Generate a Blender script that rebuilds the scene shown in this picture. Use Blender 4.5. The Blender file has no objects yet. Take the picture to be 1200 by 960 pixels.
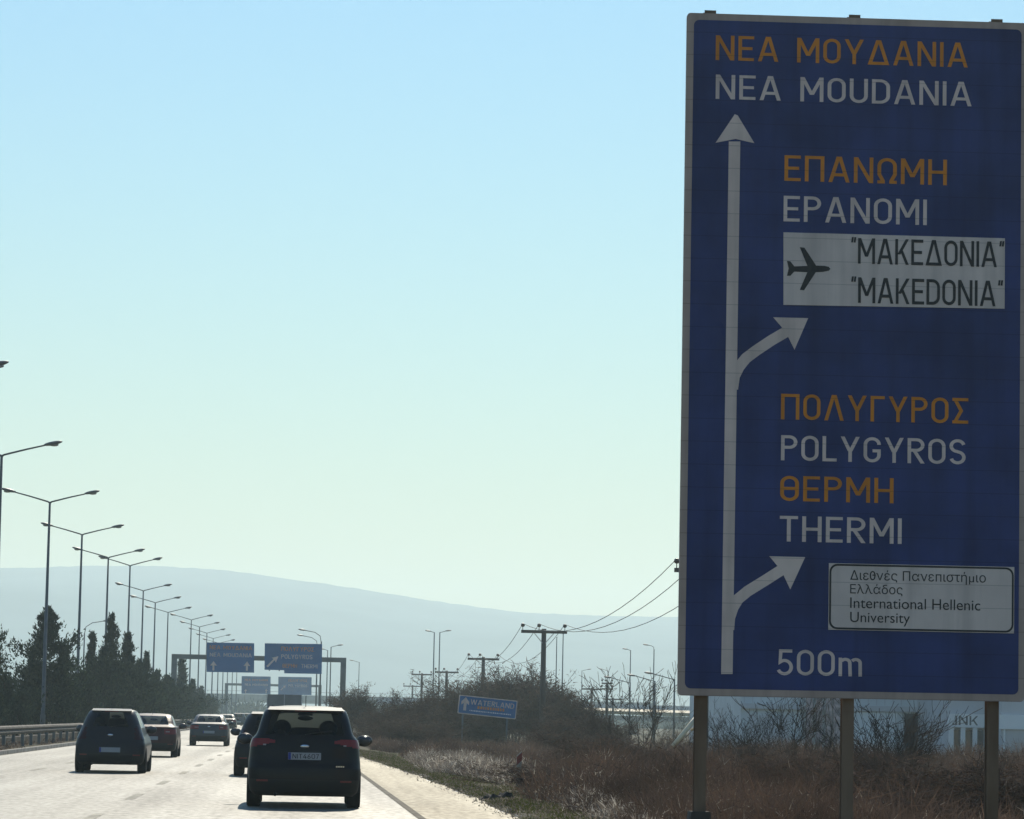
import bpy, math, random
import numpy as np
from mathutils import Vector, Matrix

scene = bpy.context.scene
COL = scene.collection
R = math.radians

# ------------------------------------------------------------------ camera
F_PX = 4000.0
EYE = 1.47
YAW, PITCH, ROLL = math.atan(236.5 / 4000), math.atan(363 / 4000), 0.0209
fw = Vector((math.sin(YAW) * math.cos(PITCH), math.cos(YAW) * math.cos(PITCH), math.sin(PITCH)))
rt = Vector((math.cos(YAW), -math.sin(YAW), 0))
up = rt.cross(fw)
rt2 = rt * math.cos(ROLL) + up * math.sin(ROLL)
up2 = up * math.cos(ROLL) - rt * math.sin(ROLL)
cam_d = bpy.data.cameras.new("camera")
cam = bpy.data.objects.new("camera", cam_d)
COL.objects.link(cam)
cam.matrix_world = Matrix(((rt2.x, up2.x, -fw.x, 0), (rt2.y, up2.y, -fw.y, 0), (rt2.z, up2.z, -fw.z, EYE), (0, 0, 0, 1)))
cam_d.sensor_width = 36
cam_d.lens = 36 * F_PX / 1200
cam_d.clip_start = 0.5
cam_d.clip_end = 20000
scene.camera = cam

# ------------------------------------------------------------------ sky, sun, exposure
SUN_EL, SUN_AZ = R(36), R(6.5)
world = bpy.data.worlds.new("World")
scene.world = world
world.use_nodes = True
wn = world.node_tree
bg = wn.nodes["Background"]
sky = wn.nodes.new("ShaderNodeTexSky")
sky.sky_type = 'NISHITA'
sky.sun_disc = False
sky.sun_elevation = SUN_EL
sky.sun_rotation = SUN_AZ
sky.altitude = 0
sky.air_density = 2.0
sky.dust_density = 0.0
sky.ozone_density = 10.0
wb = wn.nodes.new("ShaderNodeMix")          # the camera's white balance leans a little to cyan
wb.data_type = 'RGBA'
wb.blend_type = 'MULTIPLY'
wb.inputs['Factor'].default_value = 1.0
wb.inputs['B'].default_value = (0.96, 1.015, 1.05, 1)
wn.links.new(sky.outputs[0], wb.inputs['A'])
wn.links.new(wb.outputs['Result'], bg.inputs[0])
bg.inputs[1].default_value = 0.073

sun_d = bpy.data.lights.new("sun", 'SUN')
sun_d.energy = 3.2
sun_d.angle = R(0.53)
sun_d.color = (1.0, 0.91, 0.74)
sun = bpy.data.objects.new("sun", sun_d)
COL.objects.link(sun)
sv = Vector((math.sin(SUN_AZ) * math.cos(SUN_EL), math.cos(SUN_AZ) * math.cos(SUN_EL), math.sin(SUN_EL)))
sun.rotation_euler = sv.to_track_quat('Z', 'Y').to_euler()
sun.location = (0, 0, 60)

scene.view_settings.view_transform = 'Standard'
scene.view_settings.look = 'None'
scene.view_settings.gamma = 1
scene.view_settings.exposure = 0.5
scene.view_settings.use_curve_mapping = False
scene.cycles.use_denoising = True
scene.cycles.max_bounces = 6
scene.cycles.volume_bounces = 1
scene.cycles.transparent_max_bounces = 12
scene.cycles.sample_clamp_indirect = 6

# ------------------------------------------------------------------ helpers
def at(px, py, Y):
    """world point at forward distance Y seen at pixel (px, py) of the 1200x960 photograph"""
    d = fw * F_PX + rt2 * (px - 600) - up2 * (py - 480)
    return Vector((0, 0, EYE)) + d * (Y / d.y)

def lerp(a, b, t):
    return a + (b - a) * t

class MB:
    def __init__(self):
        self.v, self.f = [], []

    def quadbox(self, x0, x1, y0, y1, z0, z1):
        b = len(self.v)
        self.v += [(x0, y0, z0), (x1, y0, z0), (x1, y1, z0), (x0, y1, z0), (x0, y0, z1), (x1, y0, z1), (x1, y1, z1), (x0, y1, z1)]
        self.f += [tuple(b + i for i in q) for q in ((3, 2, 1, 0), (4, 5, 6, 7), (0, 1, 5, 4), (1, 2, 6, 5), (2, 3, 7, 6), (3, 0, 4, 7))]
        return self

    def tube(self, pts, radii, n=8, caps=True):
        pts = [Vector(p) for p in pts]
        if not hasattr(radii, '__len__'):
            radii = [radii] * len(pts)
        b = len(self.v)
        for i, p in enumerate(pts):
            a = pts[max(i - 1, 0)]
            c = pts[min(i + 1, len(pts) - 1)]
            d = (c - a).normalized()
            ref = Vector((0, 0, 1)) if abs(d.z) < 0.95 else Vector((0, 1, 0))
            s = d.cross(ref).normalized()
            t = s.cross(d)
            for k in range(n):
                an = 2 * math.pi * k / n
                q = p + (s * math.cos(an) + t * math.sin(an)) * radii[i]
                self.v.append(tuple(q))
        for i in range(len(pts) - 1):
            for k in range(n):
                k2 = (k + 1) % n
                self.f.append((b + i * n + k, b + i * n + k2, b + (i + 1) * n + k2, b + (i + 1) * n + k))
        if caps:
            self.f.append(tuple(b + k for k in reversed(range(n))))
            e = b + (len(pts) - 1) * n
            self.f.append(tuple(e + k for k in range(n)))
        return self

    def ellipsoid(self, c, r, nu=14, nv=8, zmin=-1.0, zmax=1.0):
        b = len(self.v)
        a0, a1 = math.asin(zmin), math.asin(zmax)
        for j in range(nv + 1):
            ph = a0 + (a1 - a0) * j / nv
            for i in range(nu):
                th = 2 * math.pi * i / nu
                self.v.append((c[0] + r[0] * math.cos(ph) * math.cos(th), c[1] + r[1] * math.cos(ph) * math.sin(th), c[2] + r[2] * math.sin(ph)))
        for j in range(nv):
            for i in range(nu):
                i2 = (i + 1) % nu
                self.f.append((b + j * nu + i, b + j * nu + i2, b + (j + 1) * nu + i2, b + (j + 1) * nu + i))
        self.f.append(tuple(b + i for i in reversed(range(nu))))
        self.f.append(tuple(b + nv * nu + i for i in range(nu)))
        return self

    def lathe_x(self, prof, c, n=28):
        """profile [(radius, x)] turned about the x axis through c"""
        b = len(self.v)
        m = len(prof)
        for k in range(n):
            an = 2 * math.pi * k / n
            for r, x in prof:
                self.v.append((c[0] + x, c[1] + r * math.cos(an), c[2] + r * math.sin(an)))
        for k in range(n):
            k2 = (k + 1) % n
            for j in range(m - 1):
                self.f.append((b + k * m + j, b + k * m + j + 1, b + k2 * m + j + 1, b + k2 * m + j))
        return self

    def prism_xz(self, pts, y0, y1):
        """outline in the x-z plane extruded from y0 to y1"""
        b, n = len(self.v), len(pts)
        self.v += [(p[0], y0, p[1]) for p in pts] + [(p[0], y1, p[1]) for p in pts]
        self.f.append(tuple(b + i for i in range(n)))
        self.f.append(tuple(b + n + i for i in reversed(range(n))))
        for i in range(n):
            j = (i + 1) % n
            self.f.append((b + j, b + i, b + n + i, b + n + j))
        return self

    def mesh(self, name, mat, smooth=False):
        me = bpy.data.meshes.new(name)
        me.from_pydata(self.v, [], self.f)
        if mat:
            me.materials.append(mat)
        if smooth:
            me.polygons.foreach_set('use_smooth', [True] * len(me.polygons))
        me.update()
        return me

def link(name, me, parent=None):
    o = bpy.data.objects.new(name, me)
    COL.objects.link(o)
    if parent:
        o.parent = parent
    return o

def part(name, mb, mat, parent, smooth=False, label=None):
    o = link(name, mb.mesh(name, mat, smooth), parent)
    if label:
        o["label"] = label
    return o

def tag(o, label=None, cat=None, group=None, kind=None):
    if label: o["label"] = label
    if cat: o["category"] = cat
    if group: o["group"] = group
    if kind: o["kind"] = kind
    return o

def thing(name, label, cat, loc=(0, 0, 0), group=None, rz=0.0):
    o = bpy.data.objects.new(name, None)
    COL.objects.link(o)
    o.location = loc
    o.rotation_euler = (0, 0, rz)
    o.empty_display_size = 0.3
    return tag(o, label, cat, group)

KIDS = {}
def children_of(o):
    return [c for c in COL.objects if c.parent == o]

def copy_tree(o, parent=None, kids=None):
    if kids is None:
        kids = {}
        for c in COL.objects:
            if c.parent:
                kids.setdefault(c.parent.name, []).append(c)
    c = o.copy()
    COL.objects.link(c)
    if parent:
        c.parent = parent
    for ch in kids.get(o.name, []):
        copy_tree(ch, c, kids)
    return c

def np_mesh(name, verts, faces_flat, nper, mats, midx=None):
    """fast mesh from numpy arrays, every polygon with nper corners"""
    me = bpy.data.meshes.new(name)
    nv, nf = len(verts), len(faces_flat) // nper
    me.vertices.add(nv)
    me.vertices.foreach_set('co', np.asarray(verts, dtype=np.float32).ravel())
    me.loops.add(nf * nper)
    me.loops.foreach_set('vertex_index', np.asarray(faces_flat, dtype=np.int32))
    me.polygons.add(nf)
    me.polygons.foreach_set('loop_start', np.arange(0, nf * nper, nper, dtype=np.int32))
    for m in mats:
        me.materials.append(m)
    if midx is not None:
        me.polygons.foreach_set('material_index', np.asarray(midx, dtype=np.int32))
    me.update(calc_edges=True)
    return me

ORD = ["nearest", "second nearest", "third nearest", "fourth nearest", "fifth nearest", "sixth nearest", "seventh nearest",
       "eighth nearest", "ninth nearest", "tenth nearest", "eleventh nearest", "twelfth nearest", "thirteenth nearest",
       "fourteenth nearest", "fifteenth nearest", "sixteenth nearest", "seventeenth nearest", "eighteenth nearest", "nineteenth nearest", "twentieth nearest"]

# ------------------------------------------------------------------ materials
def mat(name, col, rough=0.6, metal=0.0, var=0.0, scale=4.0, bump=0.0, spec=0.5, coat=0.0, col2=None, detail=5.0, stretch=None):
    m = bpy.data.materials.new(name)
    m.use_nodes = True
    nt = m.node_tree
    p = nt.nodes["Principled BSDF"]
    p.inputs['Base Color'].default_value = (*col, 1)
    p.inputs['Roughness'].default_value = rough
    p.inputs['Metallic'].default_value = metal
    p.inputs['Specular IOR Level'].default_value = spec
    p.inputs['Coat Weight'].default_value = coat
    p.inputs['Coat Roughness'].default_value = 0.04
    if var > 0 or bump > 0:
        tc = nt.nodes.new("ShaderNodeTexCoord")
        nz = nt.nodes.new("ShaderNodeTexNoise")
        nz.inputs['Scale'].default_value = scale
        nz.inputs['Detail'].default_value = detail
        if stretch:
            mp = nt.nodes.new("ShaderNodeMapping")
            mp.inputs['Scale'].default_value = stretch
            nt.links.new(tc.outputs['Object'], mp.inputs[0])
            nt.links.new(mp.outputs[0], nz.inputs['Vector'])
        else:
            nt.links.new(tc.outputs['Object'], nz.inputs['Vector'])
        if var > 0:
            rp = nt.nodes.new("ShaderNodeValToRGB")
            c2 = col2 if col2 else tuple(min(1, c * (1 + var)) for c in col)
            c1 = col if col2 else tuple(c * (1 - var) for c in col)
            rp.color_ramp.elements[0].position = 0.36
            rp.color_ramp.elements[1].position = 0.64
            rp.color_ramp.elements[0].color = (*c1, 1)
            rp.color_ramp.elements[1].color = (*c2, 1)
            nt.links.new(nz.outputs['Fac'], rp.inputs[0])
            nt.links.new(rp.outputs[0], p.inputs['Base Color'])
        if bump > 0:
            bp = nt.nodes.new("ShaderNodeBump")
            bp.inputs['Strength'].default_value = bump
            bp.inputs['Distance'].default_value = 0.02
            nt.links.new(nz.outputs['Fac'], bp.inputs['Height'])
            nt.links.new(bp.outputs[0], p.inputs['Normal'])
    return m

def planked(m, pitch=.245, dark=.72):
    """the board is made of level planks: thin dark seams, and grime that runs down"""
    nt = m.node_tree
    p = nt.nodes["Principled BSDF"]
    src = p.inputs['Base Color'].links[0].from_socket
    tc = nt.nodes.new("ShaderNodeTexCoord")
    sp = nt.nodes.new("ShaderNodeSeparateXYZ")
    nt.links.new(tc.outputs['Object'], sp.inputs[0])
    def math(op, a, b):
        n = nt.nodes.new("ShaderNodeMath"); n.operation = op
        for k, q in enumerate((a, b)):
            if hasattr(q, 'links'): nt.links.new(q, n.inputs[k])
            else: n.inputs[k].default_value = q
        return n.outputs[0]
    seam = math('LESS_THAN', math('FRACT', math('DIVIDE', sp.outputs['Z'], pitch), 0), .035)
    mp = nt.nodes.new("ShaderNodeMapping"); mp.inputs['Scale'].default_value = (6, 6, .35)
    nz = nt.nodes.new("ShaderNodeTexNoise"); nz.inputs['Scale'].default_value = 1.0; nz.inputs['Detail'].default_value = 6
    nt.links.new(tc.outputs['Object'], mp.inputs[0]); nt.links.new(mp.outputs[0], nz.inputs['Vector'])
    mr = nt.nodes.new("ShaderNodeMapRange")
    mr.inputs['From Min'].default_value = .45; mr.inputs['From Max'].default_value = .75
    mr.inputs['To Min'].default_value = 1.0; mr.inputs['To Max'].default_value = .74
    nt.links.new(nz.outputs['Fac'], mr.inputs['Value'])
    val = math('MULTIPLY', mr.outputs[0], math('SUBTRACT', 1.0, math('MULTIPLY', seam, 1 - dark)))
    mx = nt.nodes.new("ShaderNodeMix"); mx.data_type = 'RGBA'; mx.blend_type = 'MULTIPLY'; mx.inputs['Factor'].default_value = 1.0
    nt.links.new(src, mx.inputs['A']); nt.links.new(val, mx.inputs['B'])
    nt.links.new(mx.outputs['Result'], p.inputs['Base Color'])
    return m

def leaf_mat(name, col, trans=0.35, var=0.4, scale=1.3, rough=0.6):
    m = bpy.data.materials.new(name)
    m.use_nodes = True
    nt = m.node_tree
    nt.nodes.remove(nt.nodes["Principled BSDF"])
    out = nt.nodes["Material Output"]
    d = nt.nodes.new("ShaderNodeBsdfDiffuse")
    t = nt.nodes.new("ShaderNodeBsdfTranslucent")
    mx = nt.nodes.new("ShaderNodeMixShader")
    mx.inputs[0].default_value = trans
    tc = nt.nodes.new("ShaderNodeTexCoord")
    nz = nt.nodes.new("ShaderNodeTexNoise")
    nz.inputs['Scale'].default_value = scale
    rp = nt.nodes.new("ShaderNodeValToRGB")
    rp.color_ramp.elements[0].position = 0.35
    rp.color_ramp.elements[1].position = 0.65
    rp.color_ramp.elements[0].color = (*[c * (1 - var) for c in col], 1)
    rp.color_ramp.elements[1].color = (*[min(1, c * (1 + var)) for c in col], 1)
    nt.links.new(tc.outputs['Object'], nz.inputs['Vector'])
    nt.links.new(nz.outputs['Fac'], rp.inputs[0])
    nt.links.new(rp.outputs[0], d.inputs[0])
    nt.links.new(rp.outputs[0], t.inputs[0])
    nt.links.new(d.outputs[0], mx.inputs[1])
    nt.links.new(t.outputs[0], mx.inputs[2])
    nt.links.new(mx.outputs[0], out.inputs[0])
    return m

def glass_mat(name, tint):
    m = bpy.data.materials.new(name)
    m.use_nodes = True
    nt = m.node_tree
    nt.nodes.remove(nt.nodes["Principled BSDF"])
    out = nt.nodes["Material Output"]
    tr = nt.nodes.new("ShaderNodeBsdfTransparent")
    tr.inputs[0].default_value = (*tint, 1)
    gl = nt.nodes.new("ShaderNodeBsdfGlossy")
    gl.inputs['Roughness'].default_value = 0.02
    fr = nt.nodes.new("ShaderNodeFresnel")
    fr.inputs[0].default_value = 1.3
    mx = nt.nodes.new("ShaderNodeMixShader")
    nt.links.new(fr.outputs[0], mx.inputs[0])
    nt.links.new(tr.outputs[0], mx.inputs[1])
    nt.links.new(gl.outputs[0], mx.inputs[2])
    nt.links.new(mx.outputs[0], out.inputs[0])
    return m

M = {}
def asphalt_mat(name, c1, c2, r1, r2, spec):
    m = bpy.data.materials.new(name)
    m.use_nodes = True
    nt = m.node_tree
    p = nt.nodes["Principled BSDF"]
    p.inputs['Specular IOR Level'].default_value = spec
    tc = nt.nodes.new("ShaderNodeTexCoord")
    def noise(scale, st, detail):
        mp = nt.nodes.new("ShaderNodeMapping"); mp.inputs['Scale'].default_value = st
        nz = nt.nodes.new("ShaderNodeTexNoise"); nz.inputs['Scale'].default_value = scale; nz.inputs['Detail'].default_value = detail
        nt.links.new(tc.outputs['Object'], mp.inputs[0]); nt.links.new(mp.outputs[0], nz.inputs['Vector'])
        return nz.outputs['Fac']
    def mixf(a, b, f):
        x = nt.nodes.new("ShaderNodeMix"); x.inputs['Factor'].default_value = f
        nt.links.new(a, x.inputs['A']); nt.links.new(b, x.inputs['B'])
        return x.outputs['Result']
    tracks = noise(1.1, (1, .010, 1), 3)        # wheel tracks run along the road
    patch = noise(.55, (.5, .10, 1), 6)          # worn and mended patches
    grain = noise(9.0, (1, .22, 1), 3)           # stones
    f = mixf(mixf(tracks, patch, .5), grain, .38)
    rp = nt.nodes.new("ShaderNodeValToRGB")
    rp.color_ramp.elements[0].position = .40; rp.color_ramp.elements[1].position = .60
    rp.color_ramp.elements[0].color = (*c1, 1); rp.color_ramp.elements[1].color = (*c2, 1)
    nt.links.new(f, rp.inputs[0]); nt.links.new(rp.outputs[0], p.inputs['Base Color'])
    mr = nt.nodes.new("ShaderNodeMapRange")
    mr.inputs['From Min'].default_value = .38; mr.inputs['From Max'].default_value = .62
    mr.inputs['To Min'].default_value = r1; mr.inputs['To Max'].default_value = r2
    nt.links.new(f, mr.inputs['Value']); nt.links.new(mr.outputs[0], p.inputs['Roughness'])
    return m
M['asphalt'] = asphalt_mat('worn asphalt', (0.085, 0.075, 0.058), (0.20, 0.18, 0.14), 0.70, 0.52, 0.42)
M['shoulder'] = asphalt_mat('worn shoulder asphalt', (0.22, 0.165, 0.085), (0.42, 0.33, 0.18), 0.78, 0.60, 0.36)
M['marking'] = mat('worn road paint', (0.42, 0.38, 0.30), 0.8, var=0.35, scale=3, spec=0.1)
M['tar'] = mat('tar seam', (0.15, 0.125, 0.09), 0.9, var=0.3, scale=2, spec=0.2)
M['kerb'] = mat('kerb concrete', (0.24, 0.22, 0.19), 0.9, var=0.3, scale=1.5, bump=0.3)
M['soil'] = mat('dry soil and turf', (0.075, 0.058, 0.035), 0.95, var=0.5, scale=0.5, bump=0.6, col2=(0.12, 0.10, 0.055), spec=0.1)
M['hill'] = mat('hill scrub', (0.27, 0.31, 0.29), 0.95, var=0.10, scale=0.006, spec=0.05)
M['galv'] = mat('galvanised steel', (0.35, 0.36, 0.37), 0.5, 0.6, var=0.15, scale=3)
M['rail'] = mat('guard rail steel', (0.14, 0.12, 0.10), 0.8, 0.0, var=0.25, scale=1.5, spec=0.15)
M['pole'] = mat('lamp pole steel', (0.10, 0.105, 0.11), 0.55, 0.3, var=0.15, scale=2)
M['lamp'] = mat('lamp housing', (0.11, 0.11, 0.11), 0.45, var=0.1, scale=5)
M['lens'] = mat('lamp lens', (0.30, 0.29, 0.26), 0.25)
M['gantry'] = mat('gantry steel', (0.11, 0.12, 0.125), 0.5, 0.3, var=0.2, scale=1)
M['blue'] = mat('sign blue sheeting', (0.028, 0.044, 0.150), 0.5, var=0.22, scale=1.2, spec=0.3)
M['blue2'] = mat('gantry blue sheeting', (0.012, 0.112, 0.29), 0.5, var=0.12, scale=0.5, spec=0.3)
M['white'] = mat('sign white sheeting', (0.72, 0.575, 0.50), 0.5, var=0.08, scale=2, spec=0.3)
M['grey'] = mat('sign border sheeting', (0.44, 0.335, 0.28), 0.55, var=0.10, scale=1.5, spec=0.3)
M['panel_white'] = mat('panel pale sheeting', (0.70, 0.585, 0.52), 0.5, var=0.08, scale=1.5, spec=0.3)
M['orange'] = mat('sign orange sheeting', (0.68, 0.24, 0.02), 0.5, var=0.10, scale=2, spec=0.3)
for k_ in ('blue', 'white', 'grey', 'panel_white', 'orange'):
    planked(M[k_])
M['black'] = mat('sign black print', (0.012, 0.011, 0.011), 0.5)
M['post'] = mat('rusted steel post', (0.12, 0.075, 0.045), 0.8, 0.0, var=0.35, scale=3.0, bump=0.3, spec=0.2, col2=(0.22, 0.15, 0.10), stretch=(1, 1, .25))
M['concrete'] = mat('concrete', (0.30, 0.29, 0.27), 0.9, var=0.2, scale=0.6, bump=0.2)
M['dark_conc'] = mat('stained and shade-dark concrete', (0.09, 0.08, 0.07), 0.95, var=0.35, scale=0.8, spec=0.1)  # the low wall's shade is painted in; on the footings it is weathering
M['wood'] = mat('weathered pole wood', (0.09, 0.07, 0.055), 0.9, var=0.3, scale=3, bump=0.3, stretch=(1, 1, 0.15))
M['ceramic'] = mat('brown insulator', (0.06, 0.03, 0.02), 0.3)
M['wire'] = mat('cable', (0.03, 0.03, 0.03), 0.7)
M['tyre'] = mat('tyre rubber', (0.014, 0.014, 0.014), 0.85, spec=0.2)
M['rim'] = mat('alloy rim', (0.35, 0.35, 0.36), 0.35, 0.9)
M['trim'] = mat('black plastic', (0.012, 0.012, 0.012), 0.6, spec=0.3)
M['seat'] = mat('seat cloth', (0.02, 0.02, 0.022), 0.95, var=0.2, scale=20)
M['glass'] = glass_mat('tinted car glass', (0.55, 0.64, 0.60))
M['glass_clear'] = glass_mat('windscreen glass', (0.82, 0.88, 0.86))
M['tail'] = mat('tail light red', (0.20, 0.014, 0.014), 0.25, spec=0.3, coat=0.1)
M['tail_dark'] = mat('tail light dark red', (0.035, 0.006, 0.008), 0.25, spec=0.3)
M['tail_clear'] = mat('tail light clear', (0.30, 0.22, 0.21), 0.2, coat=0.3)
M['plate'] = mat('number plate white', (0.36, 0.36, 0.37), 0.5, spec=0.2)
M['plate_blue'] = mat('number plate blue', (0.01, 0.03, 0.25), 0.45)
M['chrome'] = mat('chrome', (0.6, 0.6, 0.6), 0.15, 1.0)
M['mirror'] = mat('mirror glass', (0.05, 0.055, 0.06), 0.08, spec=0.5)
M['bark'] = mat('bark', (0.07, 0.05, 0.035), 0.95, var=0.3, scale=4, bump=0.5)
M['twig'] = mat('twig bark', (0.075, 0.058, 0.045), 0.9, var=0.3, scale=2, spec=0.15)
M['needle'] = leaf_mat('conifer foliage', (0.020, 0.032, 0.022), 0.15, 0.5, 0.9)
M['needle_lit'] = leaf_mat('conifer foliage lit', (0.036, 0.052, 0.030), 0.25, 0.4, 0.9)  # lit copy of the needles: sunlight painted in, likelier on upward sprays
M['dead'] = leaf_mat('dead leaves', (0.075, 0.050, 0.034), 0.3, 0.4, 1.5)
M['scrub_a'] = leaf_mat('scrub brown', (0.115, 0.080, 0.062), 0.3, 0.4, 0.4)
M['scrub_b'] = leaf_mat('scrub red brown', (0.135, 0.086, 0.060), 0.3, 0.4, 0.4)
M['scrub_c'] = leaf_mat('scrub pale stalk', (0.36, 0.31, 0.25), 0.45, 0.25, 0.8)
M['straw'] = leaf_mat('dry grass', (0.22, 0.18, 0.145), 0.4, 0.35, 0.6)
M['straw_pale'] = leaf_mat('dry seed heads', (0.52, 0.47, 0.40), 0.5, 0.2, 0.9)
M['green'] = leaf_mat('verge grass', (0.085, 0.095, 0.025), 0.35, 0.35, 0.9)
M['wall_blue'] = mat('blue grey cladding', (0.60, 0.63, 0.64), 0.7, var=0.08, scale=0.3)
M['wall_grey'] = mat('grey cladding', (0.54, 0.54, 0.55), 0.75, var=0.08, scale=0.3)
M['wall_pale'] = mat('pale fascia', (0.78, 0.80, 0.80), 0.7, var=0.06, scale=0.4)
M['pink'] = mat('pinkish brick', (0.42, 0.32, 0.31), 0.9, var=0.45, scale=2.2)
M['window'] = mat('dark window glass', (0.03, 0.04, 0.05), 0.08, spec=0.6)
M['cream'] = mat('sunlit cream', (0.80, 0.68, 0.46), 0.6, var=0.1, scale=6)  # sunlight on the leaning stake painted in as a warm pale colour
M['red'] = mat('reflector red', (0.17, 0.022, 0.02), 0.4, spec=0.3)
M['tarp'] = mat('truck box', (0.13, 0.13, 0.135), 0.7, var=0.2, scale=0.8)

def paint(name, col):
    return mat(name, col, 0.45, 0.0, coat=0.16, spec=0.12)
M['p_black'] = paint('car paint black', (0.007, 0.007, 0.009))
M['p_dark'] = paint('car paint dark blue', (0.010, 0.011, 0.018))
M['p_red'] = paint('car paint dark red', (0.055, 0.012, 0.014))
M['p_grey'] = paint('car paint grey', (0.055, 0.060, 0.072))
M['p_slate'] = paint('car paint slate', (0.05, 0.06, 0.07))

# ------------------------------------------------------------------ ground, road, hills
ROAD_L = -9.5
RE_Y = [-60, 20, 64, 88, 122, 160, 220, 400, 1600]
RE_X = [3.3, 3.3, 3.2, 2.9, 2.15, 1.8, 1.6, 1.5, 1.5]
def road_edge(y):
    return float(np.interp(y, RE_Y, RE_X))

def ground_z(x, y):
    e = road_edge(y)
    if x > e:
        return -0.02 - 0.45 * min(1, max(0, (x - e - 0.3) / 6.0)) + 0.06 * math.sin(x * 1.3) * math.sin(y * 0.21) * min(1, (x - e) / 4)
    if x < ROAD_L:
        return 0.10 * min(1, (ROAD_L - x) / 0.3)
    return -0.05

def build_ground():
    xs = [-1400, -700, -300, -120, -60, -30, -20, -15, -12, -10.4, -9.85, -9.6, -9.3, -5, 0, 1.2] + list(np.arange(1.6, 14, 0.5)) + [15, 17, 20, 24, 30, 40, 60, 100, 200, 400, 800, 2300]
    ys = [-250, -60] + list(np.arange(0, 200, 4)) + list(np.arange(200, 600, 20)) + [650, 750, 900, 1200, 1600, 2200, 3000, 3900, 4600]
    v, f = [], []
    for y in ys:
        for x in xs:
            v.append((x, y, ground_z(x, y)))
    n = len(xs)
    for j in range(len(ys) - 1):
        for i in range(n - 1):
            f.append((j * n + i, j * n + i + 1, (j + 1) * n + i + 1, (j + 1) * n + i))
    mb = MB(); mb.v, mb.f = v, f
    tag(link('ground', mb.mesh('ground', M['soil'], True)), kind='structure')
build_ground()

def strip(name, fl, fr, y0, y1, z, m, n=80, kind='structure'):
    mb = MB()
    for i in range(n + 1):
        y = lerp(y0, y1, i / n)
        mb.v += [(fl(y), y, z), (fr(y), y, z)]
    for i in range(n):
        mb.f.append((2 * i, 2 * i + 1, 2 * i + 3, 2 * i + 2))
    return tag(link(name, mb.mesh(name, m)), kind=kind)

strip('road', lambda y: ROAD_L, road_edge, -60, 1600, 0.0, M['asphalt'], 400)
mk = MB()
for k in range(-6, 60):
    y0 = 45.5 + 12.3 * k
    mk.v += [(-2.95, y0, .004), (-2.80, y0, .004), (-2.80, y0 + 4, .004), (-2.95, y0 + 4, .004)]
    mk.v += [(-6.55, y0 + 1, .004), (-6.42, y0 + 1, .004), (-6.42, y0 + 5, .004), (-6.55, y0 + 5, .004)]
for k in range(len(mk.v) // 4):
    mk.f.append((4 * k, 4 * k + 1, 4 * k + 2, 4 * k + 3))
tag(link('lane_markings', mk.mesh('lane_markings', M['marking'])), kind='structure')
def seam_x(y):
    return min(1.50 + 0.0066 * max(0, 90 - y), road_edge(y) - 0.2)
strip('shoulder', lambda y: seam_x(y) + .05, lambda y: road_edge(y) + .04 * math.sin(y * 1.7) + .05 * math.sin(y * .53), -40, 700, 0.004, M['shoulder'], 500)
strip('tar_seam', lambda y: seam_x(y) - .05, lambda y: seam_x(y) + .06, -40, 700, 0.008, M['tar'], 300)
kb = MB().quadbox(-9.72, -9.5, -60, 1500, -0.1, 0.13)
tag(link('kerb', kb.mesh('kerb', M['kerb'])), kind='structure')

def build_hills():
    Y = 3700.0
    px = [-700, -300, 0, 100, 170, 250, 300, 400, 500, 600, 700, 800, 1000, 1200, 1600, 2200]
    py = [690, 676, 666, 663.5, 663, 667, 673, 687, 703, 717, 722, 723, 729, 735, 746, 770]
    rng = random.Random(5)
    mb = MB()
    n = 260
    rows = [(2800, 0.0), (3080, .35), (3390, .72), (3700, 1.0), (4000, .6), (4400, 0.0)]
    for yy, k in rows:
        for i in range(n + 1):
            p = lerp(px[0], px[-1], i / n)
            q = at(p, float(np.interp(p, px, py)), Y)
            w = 1 + 0.03 * math.sin(p * .021 + yy * .004) * (k < 1)
            mb.v.append((q.x, yy, max(-0.5, q.z * k * w + (rng.uniform(-.5, .5) if k == 1 else 0)) if k else -0.5))
    for j in range(len(rows) - 1):
        for i in range(n):
            mb.f.append((j * (n + 1) + i, j * (n + 1) + i + 1, (j + 1) * (n + 1) + i + 1, (j + 1) * (n + 1) + i))
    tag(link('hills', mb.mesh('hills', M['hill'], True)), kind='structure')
build_hills()

# haze: one closed box round everything
HAZE_D = 0.00025
hz = MB().quadbox(-1700, 2500, -300, 4700, -2.0, 178)
hm = bpy.data.materials.new('haze air')
hm.use_nodes = True
hnt = hm.node_tree
hnt.nodes.remove(hnt.nodes["Principled BSDF"])
pv = hnt.nodes.new("ShaderNodeVolumePrincipled")
pv.inputs['Color'].default_value = (0.72, 0.91, 0.97, 1)
pv.inputs['Density'].default_value = HAZE_D
pv.inputs['Anisotropy'].default_value = 0.45
hnt.links.new(pv.outputs[0], hnt.nodes["Material Output"].inputs['Volume'])
hm.cycles.homogeneous_volume = True
tag(link('haze', hz.mesh('haze', hm)), kind='stuff')

# ------------------------------------------------------------------ lettering (constant-width strokes)
T = 0.120
def arc(cx, cy, rx, ry, a0, a1, n=10):
    return [(cx + rx * math.cos(R(lerp(a0, a1, i / n))), cy + ry * math.sin(R(lerp(a0, a1, i / n)))) for i in range(n + 1)]

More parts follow.
